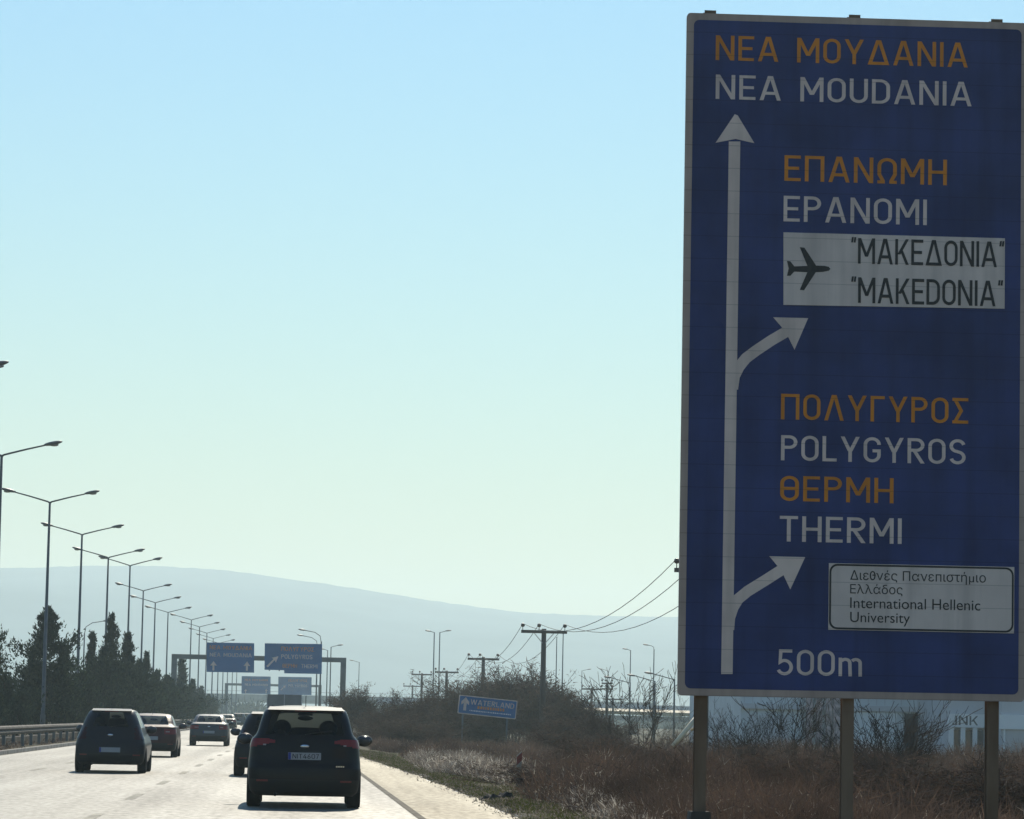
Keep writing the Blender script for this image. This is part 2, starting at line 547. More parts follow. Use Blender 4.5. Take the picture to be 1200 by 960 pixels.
def V(x, y0=0.0, y1=1.0): return ('p', [(x - T / 2, y0), (x + T / 2, y0), (x + T / 2, y1), (x - T / 2, y1)])
def H(y, x0, x1): return ('p', [(x0, y - T / 2), (x1, y - T / 2), (x1, y + T / 2), (x0, y + T / 2)])
def D(x0, y0, x1, y1, k=1.0):
    hw = k * T / 2 * math.hypot(x1 - x0, y1 - y0) / max(abs(y1 - y0), 1e-6)
    return ('p', [(x0 - hw, y0), (x0 + hw, y0), (x1 + hw, y1), (x1 - hw, y1)])
def RB(pts, closed=False): return ('r', pts, closed)

def glyph(c):
    h = T / 2
    lo, hi = h, 1 - h
    if c in 'NΝ': w = .62; return w, [V(h), V(w - h), D(h * 1.1, 1, w - h * 1.1, 0)]
    if c in 'EΕ': w = .52; return w, [V(h), H(hi, T, w), H(.5, T, w * .9), H(lo, T, w)]
    if c in 'AΑ': w = .68; return w, [D(h * 1.05, 0, w / 2 - .02, 1), D(w - h * 1.05, 0, w / 2 + .02, 1), H(.29, .17, w - .17)]
    if c in 'Λ': w = .66; return w, [D(h * 1.05, 0, w / 2 - .02, 1), D(w - h * 1.05, 0, w / 2 + .02, 1)]
    if c in 'Δ': w = .72; return w, [D(h * 1.05, 0, w / 2 - .02, 1), D(w - h * 1.05, 0, w / 2 + .02, 1), H(h, .08, w - .08)]
    if c in 'MΜ': w = .74; return w, [V(h), V(w - h), D(h * 1.1, 1, w / 2, .28), D(w - h * 1.1, 1, w / 2, .28)]
    if c in 'OΟ0Θ':
        w = .58; r = w / 2 - h
        g = [RB(arc(w / 2, 1 - h - r, r, r, 0, 180) + arc(w / 2, h + r, r, r, 180, 360), True)]
        if c == 'Θ': g.append(H(.5, T, w - T))
        return w, g
    if c in 'YΥ': w = .64; return w, [D(h * 1.1, 1, w / 2 - .01, .42), D(w - h * 1.1, 1, w / 2 + .01, .42), V(w / 2, 0, .46)]
    if c in 'IΙ': return T, [V(h)]
    if c == 'U': w = .58; r = w / 2 - h; return w, [RB([(h, 1), (h, h + r)] + arc(w / 2, h + r, r, r, 180, 360)[1:] + [(w - h, 1)])]
    if c == 'D': w = .58; r = .26; return w, [V(h), RB([(T, hi)] + arc(w - h - r, hi - r, r, r, 90, 0) + arc(w - h - r, lo + r, r, r, 0, -90) + [(T, lo)])]
    if c in 'PΡ': w = .55; r = .21; return w, [V(h), RB([(T, hi)] + arc(w - h - r, hi - r, r, r, 90, -90) + [(T, hi - 2 * r)])]
    if c == 'R': w = .57; r = .21; return w, [V(h), RB([(T, hi)] + arc(w - h - r, hi - r, r, r, 90, -90) + [(T, hi - 2 * r)]), D(.25, .46, w - h, 0)]
    if c == 'B': w = .57; r = .20; return w, [V(h), RB([(T, hi)] + arc(w - h - r, hi - r, r, r, 90, -90) + [(T, hi - 2 * r)]), RB([(T, .5)] + arc(w - h - r, .5 - (.5 - lo) / 2, r, (.5 - lo) / 2, 90, -90) + [(T, lo)])]
    if c == 'Π': w = .62; return w, [V(h), V(w - h), H(hi, T, w - T)]
    if c == 'Ω':
        w = .62; r = w / 2 - h
        return w, [RB([(w / 2 - .13, 0), (w / 2 - .13, .10)] + [(h, .36)] + arc(w / 2, hi - r, r, r, 180, 0) + [(w - h, .36), (w / 2 + .13, .10), (w / 2 + .13, 0)]), H(h, 0, w / 2 - .19), H(h, w / 2 + .19, w)]
    if c in 'HΗ': w = .60; return w, [V(h), V(w - h), H(.5, T, w - T)]
    if c in 'KΚ': w = .60; return w, [V(h), D(.16, .40, w - h * 1.3, 1), D(.27, .56, w - h * 1.2, 0)]
    if c == 'Γ': w = .48; return w, [V(h), H(hi, T, w)]
    if c == 'Σ': w = .54; return w, [H(hi, 0, w), H(lo, 0, w), D(.12, 1 - T, .30, .5), D(.30, .5, .12, T)]
    if c == 'L': w = .48; return w, [V(h), H(lo, T, w)]
    if c == 'T' or c == 'Τ': w = .56; return w, [V(w / 2, 0, 1 - T), H(hi, 0, w)]
    if c == 'G':
        w = .58; r = w / 2 - h
        return w, [RB([(w - h, .70)] + arc(w / 2, hi - r, r, r, 0, 180) + arc(w / 2, lo + r, r, r, 180, 360) + [(w - h, .46), (w * .52, .46)])]
    if c == 'S':
        w = .55; r = .215
        return w, [RB(arc(w / 2, hi - r, w / 2 - h, r, 15, 180) + arc(w / 2, hi - r, w / 2 - h, r, 180, 265)[1:] + arc(w / 2, lo + r, w / 2 - h, r, 80, 0)[1:] + arc(w / 2, lo + r, w / 2 - h, r, 0, -165)[1:])]
    if c == 'W': w = .98; return w, [D(h, 1, w * .27, 0), D(w * .5, 1, w * .27, 0), D(w * .5, 1, w * .73, 0), D(w - h, 1, w * .73, 0)]
    if c == '5':
        w = .54; r = .25
        return w, [H(hi, .06, w - .03), RB([(.06 + h, 1 - T), (.06 + h - .02, .50)] + arc(w / 2 - .02, lo + r, w / 2 - h + .02, r + .01, 110, -155, 16))]
    if c == 'm':
        w = .80; r = .14
        return w, [V(h, 0, .72), RB([(T - .02, .60)] + arc(w * .29, .72 - h - r, r + .01, r, 120, 0) + [(w / 2, 0)]), RB([(w / 2 + h, .60)] + arc(w * .73, .72 - h - r, r + .01, r, 120, 0) + [(w - h, 0)])]
    if c == '4': w = .56; return w, [D(.38, 1, .08, .32), H(.27, 0, w), V(.40, 0, .62)]
    if c == '6': w = .54; r = .22; return w, [RB(arc(w / 2, lo + r, w / 2 - h, r, 0, 360, 16)), D(.12, .40, .36, 1)]
    if c == '7': w = .50; return w, [H(hi, 0, w), D(w - .12, 1 - T, .16, 0)]
    if c == '"': return .20, [D(.04, .82, .07, 1.03, .7), D(.15, .82, .18, 1.03, .7)]
    return .36, []

def ribbon(pts, closed, t):
    P = [Vector((p[0], p[1])) for p in pts]
    Q = [P[0]]
    for p in P[1:]:
        if (p - Q[-1]).length > 1e-4:
            Q.append(p)
    if closed and (Q[0] - Q[-1]).length < 1e-4:
        Q.pop()
    n = len(Q)
    L, Rr = [], []
    for i in range(n):
        a = Q[(i - 1) % n] if (closed or i > 0) else None
        b = Q[(i + 1) % n] if (closed or i < n - 1) else None
        d1 = (Q[i] - a).normalized() if a is not None else None
        d2 = (b - Q[i]).normalized() if b is not None else None
        if d1 is None: d1 = d2
        if d2 is None: d2 = d1
        n1, n2 = Vector((-d1.y, d1.x)), Vector((-d2.y, d2.x))
        m = (n1 + n2)
        m = m.normalized() if m.length > 1e-5 else n1
        k = 1 / max(m.dot(n1), 0.5)
        L.append(Q[i] + m * (t / 2 * k)); Rr.append(Q[i] - m * (t / 2 * k))
    quads = []
    for i in range(n if closed else n - 1):
        j = (i + 1) % n
        quads.append([Rr[i], Rr[j], L[j], L[i]])
    return quads

def lettering(s, x0, z0, width, height, y, gap=.13):
    """strokes of the text s in an x-z plane facing -y; each stroke 0.2 mm proud of the last"""
    items, x = [], 0.0
    for c in s:
        w, prims = glyph(c)
        items.append((x, prims))
        x += w + gap
    tot = x - gap
    sx = width / tot
    mb = MB()
    words = [mb]
    k = 0
    for ch, (gx, prims) in zip(s, items):
        if ch == ' ':
            mb = MB(); words.append(mb)
            continue
        for pr in prims:
            polys = [pr[1]] if pr[0] == 'p' else ribbon(pr[1], pr[2], T)
            yy = y - 0.0006 - 0.0004 * (k % 5)
            k += 1
            for po in polys:
                b = len(mb.v)
                for p in po:
                    mb.v.append((x0 + (gx + p[0]) * sx, yy, z0 + p[1] * height))
                mb.f.append(tuple(range(b, b + len(po))))
    return words

def letter_parts(words, m, parent):
    """every word its own mesh"""
    for w in words:
        part('lettering', w, m, parent)

def font_text(s, x0, z0, width, y, height=None):
    cu = bpy.data.curves.new('text', 'FONT')
    cu.body = s
    o = bpy.data.objects.new('text', cu)
    COL.objects.link(o)
    dg = bpy.context.evaluated_depsgraph_get()
    dg.update()
    me = bpy.data.meshes.new_from_object(o.evaluated_get(dg))
    v = [p.co.copy() for p in me.vertices]
    f = [tuple(p.vertices) for p in me.polygons]
    bpy.data.objects.remove(o); bpy.data.curves.remove(cu); bpy.data.meshes.remove(me)
    xs = [p.x for p in v]
    sc = width / (max(xs) - min(xs))
    sz = height if height else sc
    mb = MB()
    mb.v = [(x0 + (p.x - min(xs)) * sc, y, z0 + p.y * sz) for p in v]
    mb.f = f
    return mb

def poly(mb, pts, y):
    b = len(mb.v)
    mb.v += [(p[0], y, p[1]) for p in pts]
    mb.f.append(tuple(range(b, b + len(pts))))

def rrect(x0, x1, z0, z1, r, n=5):
    return arc(x1 - r, z0 + r, r, r, -90, 0, n) + arc(x1 - r, z1 - r, r, r, 0, 90, n) + arc(x0 + r, z1 - r, r, r, 90, 180, n) + arc(x0 + r, z0 + r, r, r, 180, 270, n)

# ------------------------------------------------------------------ the big direction sign
SY = 36.0
BL, BR = at(794, 815, SY), at(1200.5, 822.7, SY)
TLp = at(807, 15, SY)
u = (BR - BL).normalized()
tilt = math.atan2(u.z, u.x)
vv = Vector((-u.z, 0, u.x))
SW = (BR - BL).length
SH = (TLp - BL).dot(vv)
sign = thing('direction_sign', 'huge dark blue road sign with orange and white place names on three steel posts', 'road sign', BL)
sign.rotation_euler = (0, -tilt, 0)
def S(px, py):
    p = at(px, py, SY) - BL
    return (p.dot(u), p.dot(vv))
def text_on(s, px0, px1, ytop, ybot, m, parent, y, gap=.13):
    a = S(px0, ybot); b = S(px1, ybot + (px1 - px0) * 0.019); c = S(px0, ytop)
    letter_parts(lettering(s, a[0], a[1], b[0] - a[0], c[1] - a[1], y, gap), m, parent)

pn = MB(); pn.prism_xz(rrect(0, SW, 0, SH, .045), 0.0, 0.05)
panel = part('panel', pn, M['grey'], sign)
bl = MB(); ins = S(818, 805)[0]
poly(bl, rrect(.076, SW - .066, .076, SH - .074, .06), -0.002)
part('blue_field', bl, M['blue'], panel)
text_on('ΝΕΑ ΜΟΥΔΑΝΙΑ', 838.5, 1134, 41.5, 70.5, M['orange'], panel, -0.004)
text_on('NEA MOUDANIA', 838.5, 1138.5, 87.5, 116, M['white'], panel, -0.004)
text_on('ΕΠΑΝΩΜΗ', 919, 1109.5, 182, 212, M['orange'], panel, -0.004)
text_on('EPANOMI', 918, 1086, 229.5, 259.5, M['white'], panel, -0.004)
text_on('ΠΟΛΥΓΥΡΟΣ', 915, 1134.5, 461.5, 491.5, M['orange'], panel, -0.004)
text_on('POLYGYROS', 915, 1131.5, 510, 539.5, M['white'], panel, -0.004)
text_on('ΘΕΡΜΗ', 914, 1047, 557.5, 587, M['orange'], panel, -0.004)
text_on('THERMI', 913.5, 1056.5, 604.5, 634.5, M['white'], panel, -0.004)
text_on('500m', 910.5, 1010, 761, 791, M['white'], panel, -0.004)
ar = MB()
poly(ar, [S(845, 790), S(858.5, 790), S(867.5, 166), S(854, 166)], -0.0045)
poly(ar, [S(838.5, 167.5), S(862, 163), S(884, 168), S(864.5, 135.5), S(861, 134)], -0.0050)
def branch(pts, head, y):
    mb_pts = [S(*p) for p in pts]
    for q in ribbon(mb_pts, False, 0.117):
        poly(ar, [(p.x, p.y) for p in q], y)
    poly(ar, [S(*p) for p in head], y - 0.0006)
branch([(858.5, 456), (860.5, 441), (866, 430), (874, 420), (886, 411), (904, 399), (928, 385)], [(906, 372), (947, 373), (931, 410), (923.5, 395), (915.5, 383)], -0.0055)
branch([(853.8, 738), (855, 724), (859, 712), (865, 702), (876, 693), (897, 680), (922, 664)], [(901.5, 652), (943.5, 653), (926, 691), (918.5, 675), (911, 663.5)], -0.0055)
part('route_arrow', ar, M['white'], panel)
# airport panel
ap = MB(); a = S(918, 357.5); b = S(1177, 362); c = S(918, 272.5)
ap.prism_xz([(a[0], a[1]), (b[0], b[1] + .0), (b[0], c[1]), (c[0], c[1])], -0.012, -0.003)
apo = part('airport_panel', ap, M['panel_white'], sign)
text_on('"MAKEΔONIA"', 997, 1176, 279, 309, M['black'], apo, -0.014, gap=.10)
text_on('"MAKEDONIA"', 997, 1174.5, 325, 355, M['black'], apo, -0.014, gap=.10)
pl = MB()
poly(pl, [S(*p) for p in [(929, 312.5), (958, 311.5), (966, 311.8), (971, 313), (973, 315.5), (971, 317.5), (964, 319), (950, 319.5), (929, 318.5)]], -0.0138)
poly(pl, [S(*p) for p in [(937, 290), (942.5, 290.5), (956.5, 312), (946, 312)]], -0.0142)
poly(pl, [S(*p) for p in [(946, 319), (956, 319), (942, 340.5), (937, 340)]], -0.0142)
poly(pl, [S(*p) for p in [(922, 306), (926, 306.5), (931, 313), (931, 318), (926, 323.5), (922, 323.5), (924, 315)]], -0.0146)
part('plane_symbol', pl, M['black'], apo)
# university panel
un = MB(); a = S(970.5, 738); b = S(1188, 742); c = S(970.5, 660)
un.prism_xz([(a[0], a[1]), (b[0], a[1]), (b[0], c[1]), (a[0], c[1])], -0.012, -0.003)
uno = part('university_panel', un, M['panel_white'], sign)
bd = MB()
o_ = rrect(a[0] + .006, b[0] - .006, a[1] + .006, c[1] - .006, .085)
i_ = rrect(a[0] + .026, b[0] - .026, a[1] + .026, c[1] - .026, .068)
n_ = len(o_)
bd.v = [(p[0], -0.0135, p[1]) for p in o_] + [(p[0], -0.0135, p[1]) for p in i_]
bd.f = [(k, (k + 1) % n_, n_ + (k + 1) % n_, n_ + k) for k in range(n_)]
part('border_line', bd, M['black'], uno)
for s_, x1, yb in (('Διε0νές Πανεпιστήμιο', 1155, 679.5), ('Ελλάδος', 1057.5, 695.5), ('International Hellenic', 1148.5, 712.5), ('University', 1066, 729)):
    a_ = S(996, yb); b_ = S(x1, yb)
    ft_ = font_text(s_, a_[0], a_[1], b_[0] - a_[0], -0.014)
    if '0' in s_:                               # the theta's crossbar
        tx = a_[0] + (b_[0] - a_[0]) * .176
        poly(ft_, [(tx - .018, a_[1] + .048), (tx + .018, a_[1] + .048), (tx + .018, a_[1] + .060), (tx - .018, a_[1] + .060)], -0.0146)
    gaps = sorted(set(round(p[0], 4) for p in ft_.v))
    wide = max((q - p, (p + q) / 2) for p, q in zip(gaps[:-1], gaps[1:]))[1] if ' ' in s_ else 1e9
    for side in (0, 1):
        fs = [f for f in ft_.f if (sum(ft_.v[i][0] for i in f) / len(f) > wide) == bool(side)]
        if fs:
            used = sorted(set(i for f in fs for i in f)); mp_ = {i: k for k, i in enumerate(used)}
            wm_ = MB(); wm_.v = [ft_.v[i] for i in used]; wm_.f = [tuple(mp_[i] for i in f) for f in fs]
            part('lettering', wm_, M['black'], uno)
# posts
for pxm, nub in ((822.5, 846), (995, 1001), (1165, 1171)):
    p0 = S(pxm, 822)[0]
    gx = BL.x + p0
    zb = ground_z(gx, SY) - 0.3 - BL.z
    po = MB()
    hw = 0.062
    # an H-section post: two flanges and a web
    po.quadbox(p0 - hw, p0 + hw, 0.053, 0.068, zb, SH + .045)
    po.quadbox(p0 - hw, p0 + hw, 0.185, 0.200, zb, SH + .045)
    po.quadbox(p0 - .008, p0 + .008, 0.068, 0.185, zb, SH + .045)
    pob = part('post', po, M['post'], sign)
    fz = zb + .3 + (.62 if pxm < 900 else .12)
    ft = MB(); ft.prism_xz([(p0 - .22, zb - .1), (p0 + .22, zb - .1), (p0 + .10, fz), (p0 - .10, fz)], -.05, .30)
    part('footing', ft, M['dark_conc'], pob)
    for zz in (.3, SH * .33, SH * .66, SH - .25):
        part('bracket', MB().quadbox(p0 - .10, p0 + .10, 0.0505, 0.0528, zz, zz + .06), M['galv'], pob)

# ------------------------------------------------------------------ street lamps
def lamp_head(mb, x, y, z, dx, rise, L=.8):
    b = len(mb.v)
    mb.ellipsoid((0, 0, 0), (L / 2, .15, .085), 14, 8)
    an = math.atan2(rise, abs(dx))
    for i in range(b, len(mb.v)):
        px_, py_, pz_ = mb.v[i]
        px_ = px_ * (1 if dx > 0 else -1)
        s = 1 if dx > 0 else -1
        loc = px_ * s
        mb.v[i] = (x + s * (loc * math.cos(an) - pz_ * math.sin(an)), y + py_, z + loc * math.sin(an) + pz_ * math.cos(an))

def make_double_lamp():
    t = thing('street_lamp', '', 'street lamp')
    part('pole', MB().tube([(0, 0, -.1), (0, 0, 1.2), (0, 0, 1.25), (0, 0, 11.97)], [.13, .13, .105, .055], 8), M['pole'], t, True)
    for s in (-1, 1):
        am = part('arm', MB().tube([(0, 0, 11.9), (s * .1, 0, 11.97), (s * 1.0, 0, 12.22), (s * 1.8, 0, 12.42)], [.05, .045, .04, .035], 6), M['pole'], t, True)
        hb = MB(); lamp_head(hb, s * 2.08, 0, 12.50, s, .22)
        part('lamp_head', hb, M['lamp'], am, True)
        lb = MB(); lb.ellipsoid((s * 2.12, 0, 12.44), (.2, .1, .07), 10, 6)
        part('lens', lb, M['lens'], am, True)
    return t
lamp_px = {110: None, 141: (2, 533), 172: (58.5, 588), 203: (96.2, 626), 233: (127, 653), 264: (152.5, 662.5), 296: (168, 692), 327: (182, 706), 358: (197, 717.5)}
proto = make_double_lamp()
ys = [110, 141, 172, 203, 233, 264, 296, 327, 358, 389, 420, 452, 484, 516, 548, 580, 620, 660]
for i, y in enumerate(ys):
    o = proto if i == 0 else copy_tree(proto)
    pp = lamp_px.get(y)
    x = -12.9
    zs = 1.0
    if pp:
        q = at(pp[0], pp[1], y)
        x = q.x; zs = q.z / 11.97
    elif y < 140:
        x = -12.2
    o.location = (x, y, 0)
    o.scale = (1, 1, zs)
    o["group"] = 'double-armed lamps along the median'
    o["label"] = "%s double-armed street lamp of the row along the median" % ORD[i]

def make_arm_lamp(height, arm, curved=False, side=-1):
    t = thing('street_lamp', '', 'street lamp')
    part('pole', MB().tube([(0, 0, -.5), (0, 0, height)], [.10, .06], 8), M['pole'], t, True)
    if curved:
        pts = [(side * arm * math.sin(R(a)) * 1.0, 0, height + .45 * arm * (1 - math.cos(R(a)))) for a in (0, 25, 50, 75)]
        pts = [(0, 0, height - .1), (side * .05 * arm, 0, height + .25 * arm), (side * .3 * arm, 0, height + .42 * arm), (side * .75 * arm, 0, height + .5 * arm)]
    else:
        pts = [(0, 0, height - .05), (side * .75 * arm, 0, height + .17 * arm)]
    am = part('arm', MB().tube(pts, .04, 6), M['pole'], t, True)
    hb = MB(); lamp_head(hb, pts[-1][0] + side * .3, 0, pts[-1][2] + .05, side, .12)
    part('lamp_head', hb, M['lamp'], am, True)
    return t
# (pole px, pole-top py, distance, arm metres, side, curved, label)
for px_, py_, Y_, arm_, sd_, cv_, lab in [
    (738.5, 800, 330, 2.0, -1, False, 'single-armed lamp among bare branches, leftmost of the three low lamps'),
    (767.5, 798, 300, 1.9, -1, False, 'single-armed lamp in front of a taller lamp, middle of the three low lamps'),
    (790.5, 796, 275, 1.9, -1, False, 'single-armed lamp closest to the big sign edge, rightmost of the three low lamps'),
    (739, 762, 470, .5, -1, False, 'tall slim lamp with end-on round head, left of the two tall lamps by the sign'),
    (766.5, 761, 430, .8, -1, True, 'tall slim lamp with short curved arm, right of the two tall lamps'),
    (509, 741, 420, .5, -1, False, 'left lamp of the tall pale pair above the brown bushes'),
    (515.5, 741, 424, .8, 1, False, 'right lamp of the tall pale pair above the brown bushes'),
    (376.5, 752, 335, 1.7, -1, True, 'lamp with curved arm rising behind the right gantry panel'),
    (372, 757, 375, 1.7, -1, True, 'fainter lamp with curved arm behind the right gantry panel, lower of the two'),
    (388, 758, 430, .9, 1, False, 'slender lamp right of the gantry panels, arm pointing right'),
    (384, 762, 470, .5, -1, False, 'slender end-on lamp just right of the gantry panels'),
    (99, 742, 330, 1.9, 1, True, 'curved-arm lamp standing behind the conifers on the far carriageway'),
    (682, 786, 620, 1.1, 1, False, 'tiny far lamp left of the two above the far utility poles'),
    (712.5, 786, 620, 1.1, -1, False, 'tiny far lamp right of the two above the far utility poles'),
    (652.5, 747, 420, .1, -1, False, 'thin headless mast left of the two behind the big utility pole'),
    (660, 743, 380, .1, 1, False, 'thin headless mast right of the two behind the big utility pole'),
    (421, 776, 600, 1.1, -1, False, 'tiny faint lamp above the bare fan-shaped shrub'),
]:
    q = at(px_, py_, Y_)
    if 'mast' in lab:
        t = thing('mast', lab, 'mast', (q.x, Y_, 0))
        part('pole', MB().tube([(0, 0, -.5), (0, 0, q.z)], [.10, .05], 8), M['pole'], t, True)
        part('cap', MB().ellipsoid((0, 0, q.z), (.08, .08, .06), 8, 4), M['lamp'], t, True)
    else:
        t = make_arm_lamp(q.z, arm_ * 1.25, cv_, sd_)
        t.location = (q.x, Y_, 0)
        t["label"] = lab

# ------------------------------------------------------------------ gantries and overpass
def gantry(Y, xl, xr, ybeam, panels, label, pw, scale_panel=True):
    L_, R_ = at(xl, ybeam, Y), at(xr, ybeam + (xr - xl) * .02, Y)
    zt = (L_.z + R_.z) / 2
    t = thing('sign_gantry', label, 'sign gantry', ((L_.x + R_.x) / 2, Y, 0), 'overhead sign gantries across the road')
    hw = (R_.x - L_.x) / 2
    for s in (-1, 1):
        po = part('post', MB().quadbox(s * hw - pw, s * hw + pw, -pw, pw, -.2, zt + .22), M['gantry'], t)
        part('base_plate', MB().quadbox(s * hw - pw * 2, s * hw + pw * 2, -pw * 2, pw * 2, -.1, .12), M['concrete'], po)
    part('crossbeam', MB().quadbox(-hw + pw, hw - pw, -.22, .22, zt - .22, zt + .22), M['gantry'], t)
    for pts, texts, arrows in panels:
        mb = MB()
        loc = []
        for p in pts:
            q = at(p[0], p[1], Y)
            loc.append((q.x - t.location.x, q.z))
        mb.prism_xz(loc, -.42, -.34)
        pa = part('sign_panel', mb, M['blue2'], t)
        pr = MB()
        for s in (.25, .75):
            x_ = lerp(loc[0][0], loc[1][0], s)
            pr.quadbox(x_ - .06, x_ + .06, -.338, -.222, min(l[1] for l in loc) + .2, max(l[1] for l in loc) - .2)
        part('hanger', pr, M['gantry'], t)
        for s_, x0, x1, yt, yb, c in texts:
            a = at(x0, yb, Y); b = at(x1, yb, Y); d = at(x0, yt, Y)
            lb = lettering(s_, a.x - t.location.x, a.z, b.x - a.x, d.z - a.z, -.424)
            letter_parts(lb, M[c], pa)
        if arrows:
            am = MB()
            for ax, ay, kind, k in arrows:
                q = at(ax, ay, Y); cx, cz = q.x - t.location.x, q.z
                if kind == 'up':
                    shp = [(-.09, -.42), (.09, -.42), (.09, .05), (.32, .02), (0, .45), (-.32, .02), (-.09, .05)]
                else:
                    shp = [(-.55, -.45), (-.40, -.55), (.18, .08), (.30, -.12), (.50, .45), (-.08, .30), (.06, .18)]
                poly(am, [(cx + p[0] * k, cz + p[1] * k) for p in shp], -.426)
            part('arrow', am, M['white'], pa)
    return t

gantry(320, 204.5, 402.5, 769.5, [
    ([(242.3, 787.5), (297.8, 788.5), (298, 754), (242.5, 753)],
     [('ΝΕΑ ΜΟΥΔΑΝΙΑ', 246, 295.5, 756.5, 761, 'orange'), ('NEA MOUDANIA', 246, 295, 765, 769.5, 'white')], [(250.3, 780.5, 'up', 1.0), (289.5, 781, 'up', 1.0)]),
    ([(310, 785), (333, 785.7), (333.2, 789.2), (377, 790), (377.5, 755), (310.3, 754)],
     [('ΠΟΛΥΓΥΡΟΣ', 329.5, 368, 758, 763, 'orange'), ('POLYGYROS', 329.5, 366, 767, 772, 'white'), ('ΘΕΡΜΗ', 331, 348, 778, 782.5, 'orange'), ('THERMI', 353, 372, 778.5, 783, 'white')], [(319.5, 775, 'diag', 1.05)]),
], 'nearer sign gantry spanning the road, two dark blue panels with orange lettering', .26)
gantry(660, 265.5, 375, 802, [
    ([(283, 813), (317, 813.6), (317.2, 793), (283.2, 792.4)],
     [('ΝΕΑ ΜΟΥΔΑΝΙΑ', 287, 314, 795.5, 798, 'orange'), ('NEA MOUDANIA', 287, 314, 801, 803.5, 'white')], [(288, 810, 'up', .9), (312, 810, 'up', .9)]),
    ([(326, 814), (365, 814.7), (365.2, 793.8), (326.2, 793.2)],
     [('ΠΟΛΥΓΥΡΟΣ', 338, 360, 796, 799, 'orange'), ('POLYGYROS', 338, 360, 802, 805, 'white')], [(332, 806, 'diag', 1.0)]),
], 'farther sign gantry under the nearer one, paler blue panels faded by haze', .32)

def overpass():
    Y = 980
    a = at(150, 811, Y); b = at(520, 818, Y)
    zt = (a.z + b.z) / 2
    t = thing('overpass', 'long grey concrete road bridge crossing over the motorway behind the gantries', 'bridge', ((a.x + b.x) / 2, Y, 0))
    hw = (b.x - a.x) / 2 + 60
    part('deck', MB().quadbox(-hw, hw, 0, 11, zt - 2.3, zt - 1.0), M['concrete'], t)
    part('parapet', MB().quadbox(-hw, hw, -.3, 0.0, zt - 1.6, zt), M['concrete'], t)
    rl = MB()
    for k in range(60):
        x = lerp(-hw, hw, k / 59)
        rl.quadbox(x - .05, x + .05, -.2, -.1, zt, zt + .9)
    rl.tube([(-hw, -.15, zt + .9), (hw, -.15, zt + .9)], .06, 6)
    part('railing', rl, M['galv'], t)
    for px_ in (200, 268, 330, 395, 460):
        x = at(px_, 830, Y).x - t.location.x
        part('pier', MB().quadbox(x - .7, x + .7, 3, 6, -.4, zt - 2.3), M['concrete'], t)
overpass()

def ramp_bridge():
    Y = 520
    a = at(640, 829, Y); b = at(905, 838.5, Y)
    t = thing('ramp_viaduct', 'long low viaduct with sunlit barrier, seen behind bare trees left of the big sign', 'bridge', (a.x, Y, 0))
    L_ = b.x - a.x + 40
    z0, z1 = a.z, b.z
    dk = MB(); dk.prism_xz([(-25, z0 - 1.5), (L_, z1 - 1.6), (L_, z1 - .82), (-25, z0 - .82)], -1.5, 9)
    part('deck', dk, M['concrete'], t)
    rd = MB()
    rd.v = [(5, -2.0, z0 - .30), (L_, -2.0, z1 - .30), (L_, 34, z1 + .22), (5, 34, z0 + .25), (5, -2.0, z0 - .8), (L_, -2.0, z1 - .8), (L_, 34, z1 - .4), (5, 34, z0 - .4)]
    rd.f = [(0, 1, 2, 3), (7, 6, 5, 4), (0, 4, 5, 1), (1, 5, 6, 2), (2, 6, 7, 3), (3, 7, 4, 0)]
    part('road_surface', rd, M['shoulder'], t)
    bk = MB(); bk.prism_xz([(-25, z0 + .1), (L_, z1 + .1), (L_, z1 + 1.0), (-25, z0 + 1.1)], 34.01, 34.3)
    part('far_barrier', bk, M['wall_grey'], t)
    for k in range(9):
        x = -20 + k * (L_ + 15) / 8
        part('pier', MB().quadbox(x - .5, x + .5, 2, 6, -.8, min(z0, z1) - 1.0), M['concrete'], t)
ramp_bridge()

# ------------------------------------------------------------------ guard rail on the median edge
def guard_rail():
    t = thing('guard_rail', 'steel two-wave guard rail running along the left road edge below the conifers', 'guard rail', (-10.25, 0, 0))
    prof = [(-.03, .56), (.05, .60), (.07, .66), (-.01, .72), (.07, .78), (.05, .84), (-.03, .88)]
    mb = MB()
    n = 140
    ys_ = [lerp(-40, 800, i / n) for i in range(n + 1)]
    rng = random.Random(3)
    for y in ys_:
        dz, dx = rng.uniform(-.006, .006), rng.uniform(-.012, .012)
        for p in prof:
            mb.v.append((p[0] + dx, y, p[1] + dz))
    m = len(prof)
    for i in range(n):
        for j in range(m - 1):
            mb.f.append((i * m + j, i * m + j + 1, (i + 1) * m + j + 1, (i + 1) * m + j))
    part('beam', mb, M['rail'], t)
    ys2 = [60 + 4 * i for i in range(95)]
    for y in ys2:
        part('post', MB().quadbox(-.16, -.045, y - .05, y + .05, -.05, .80), M['gantry'], t)
guard_rail()
bw = MB().quadbox(-11.1, -10.7, -60, 900, -.05, .42)
tag(link('low_wall', bw.mesh('low_wall', M['dark_conc'])), 'low dark concrete wall under the guard rail along the median', 'wall')

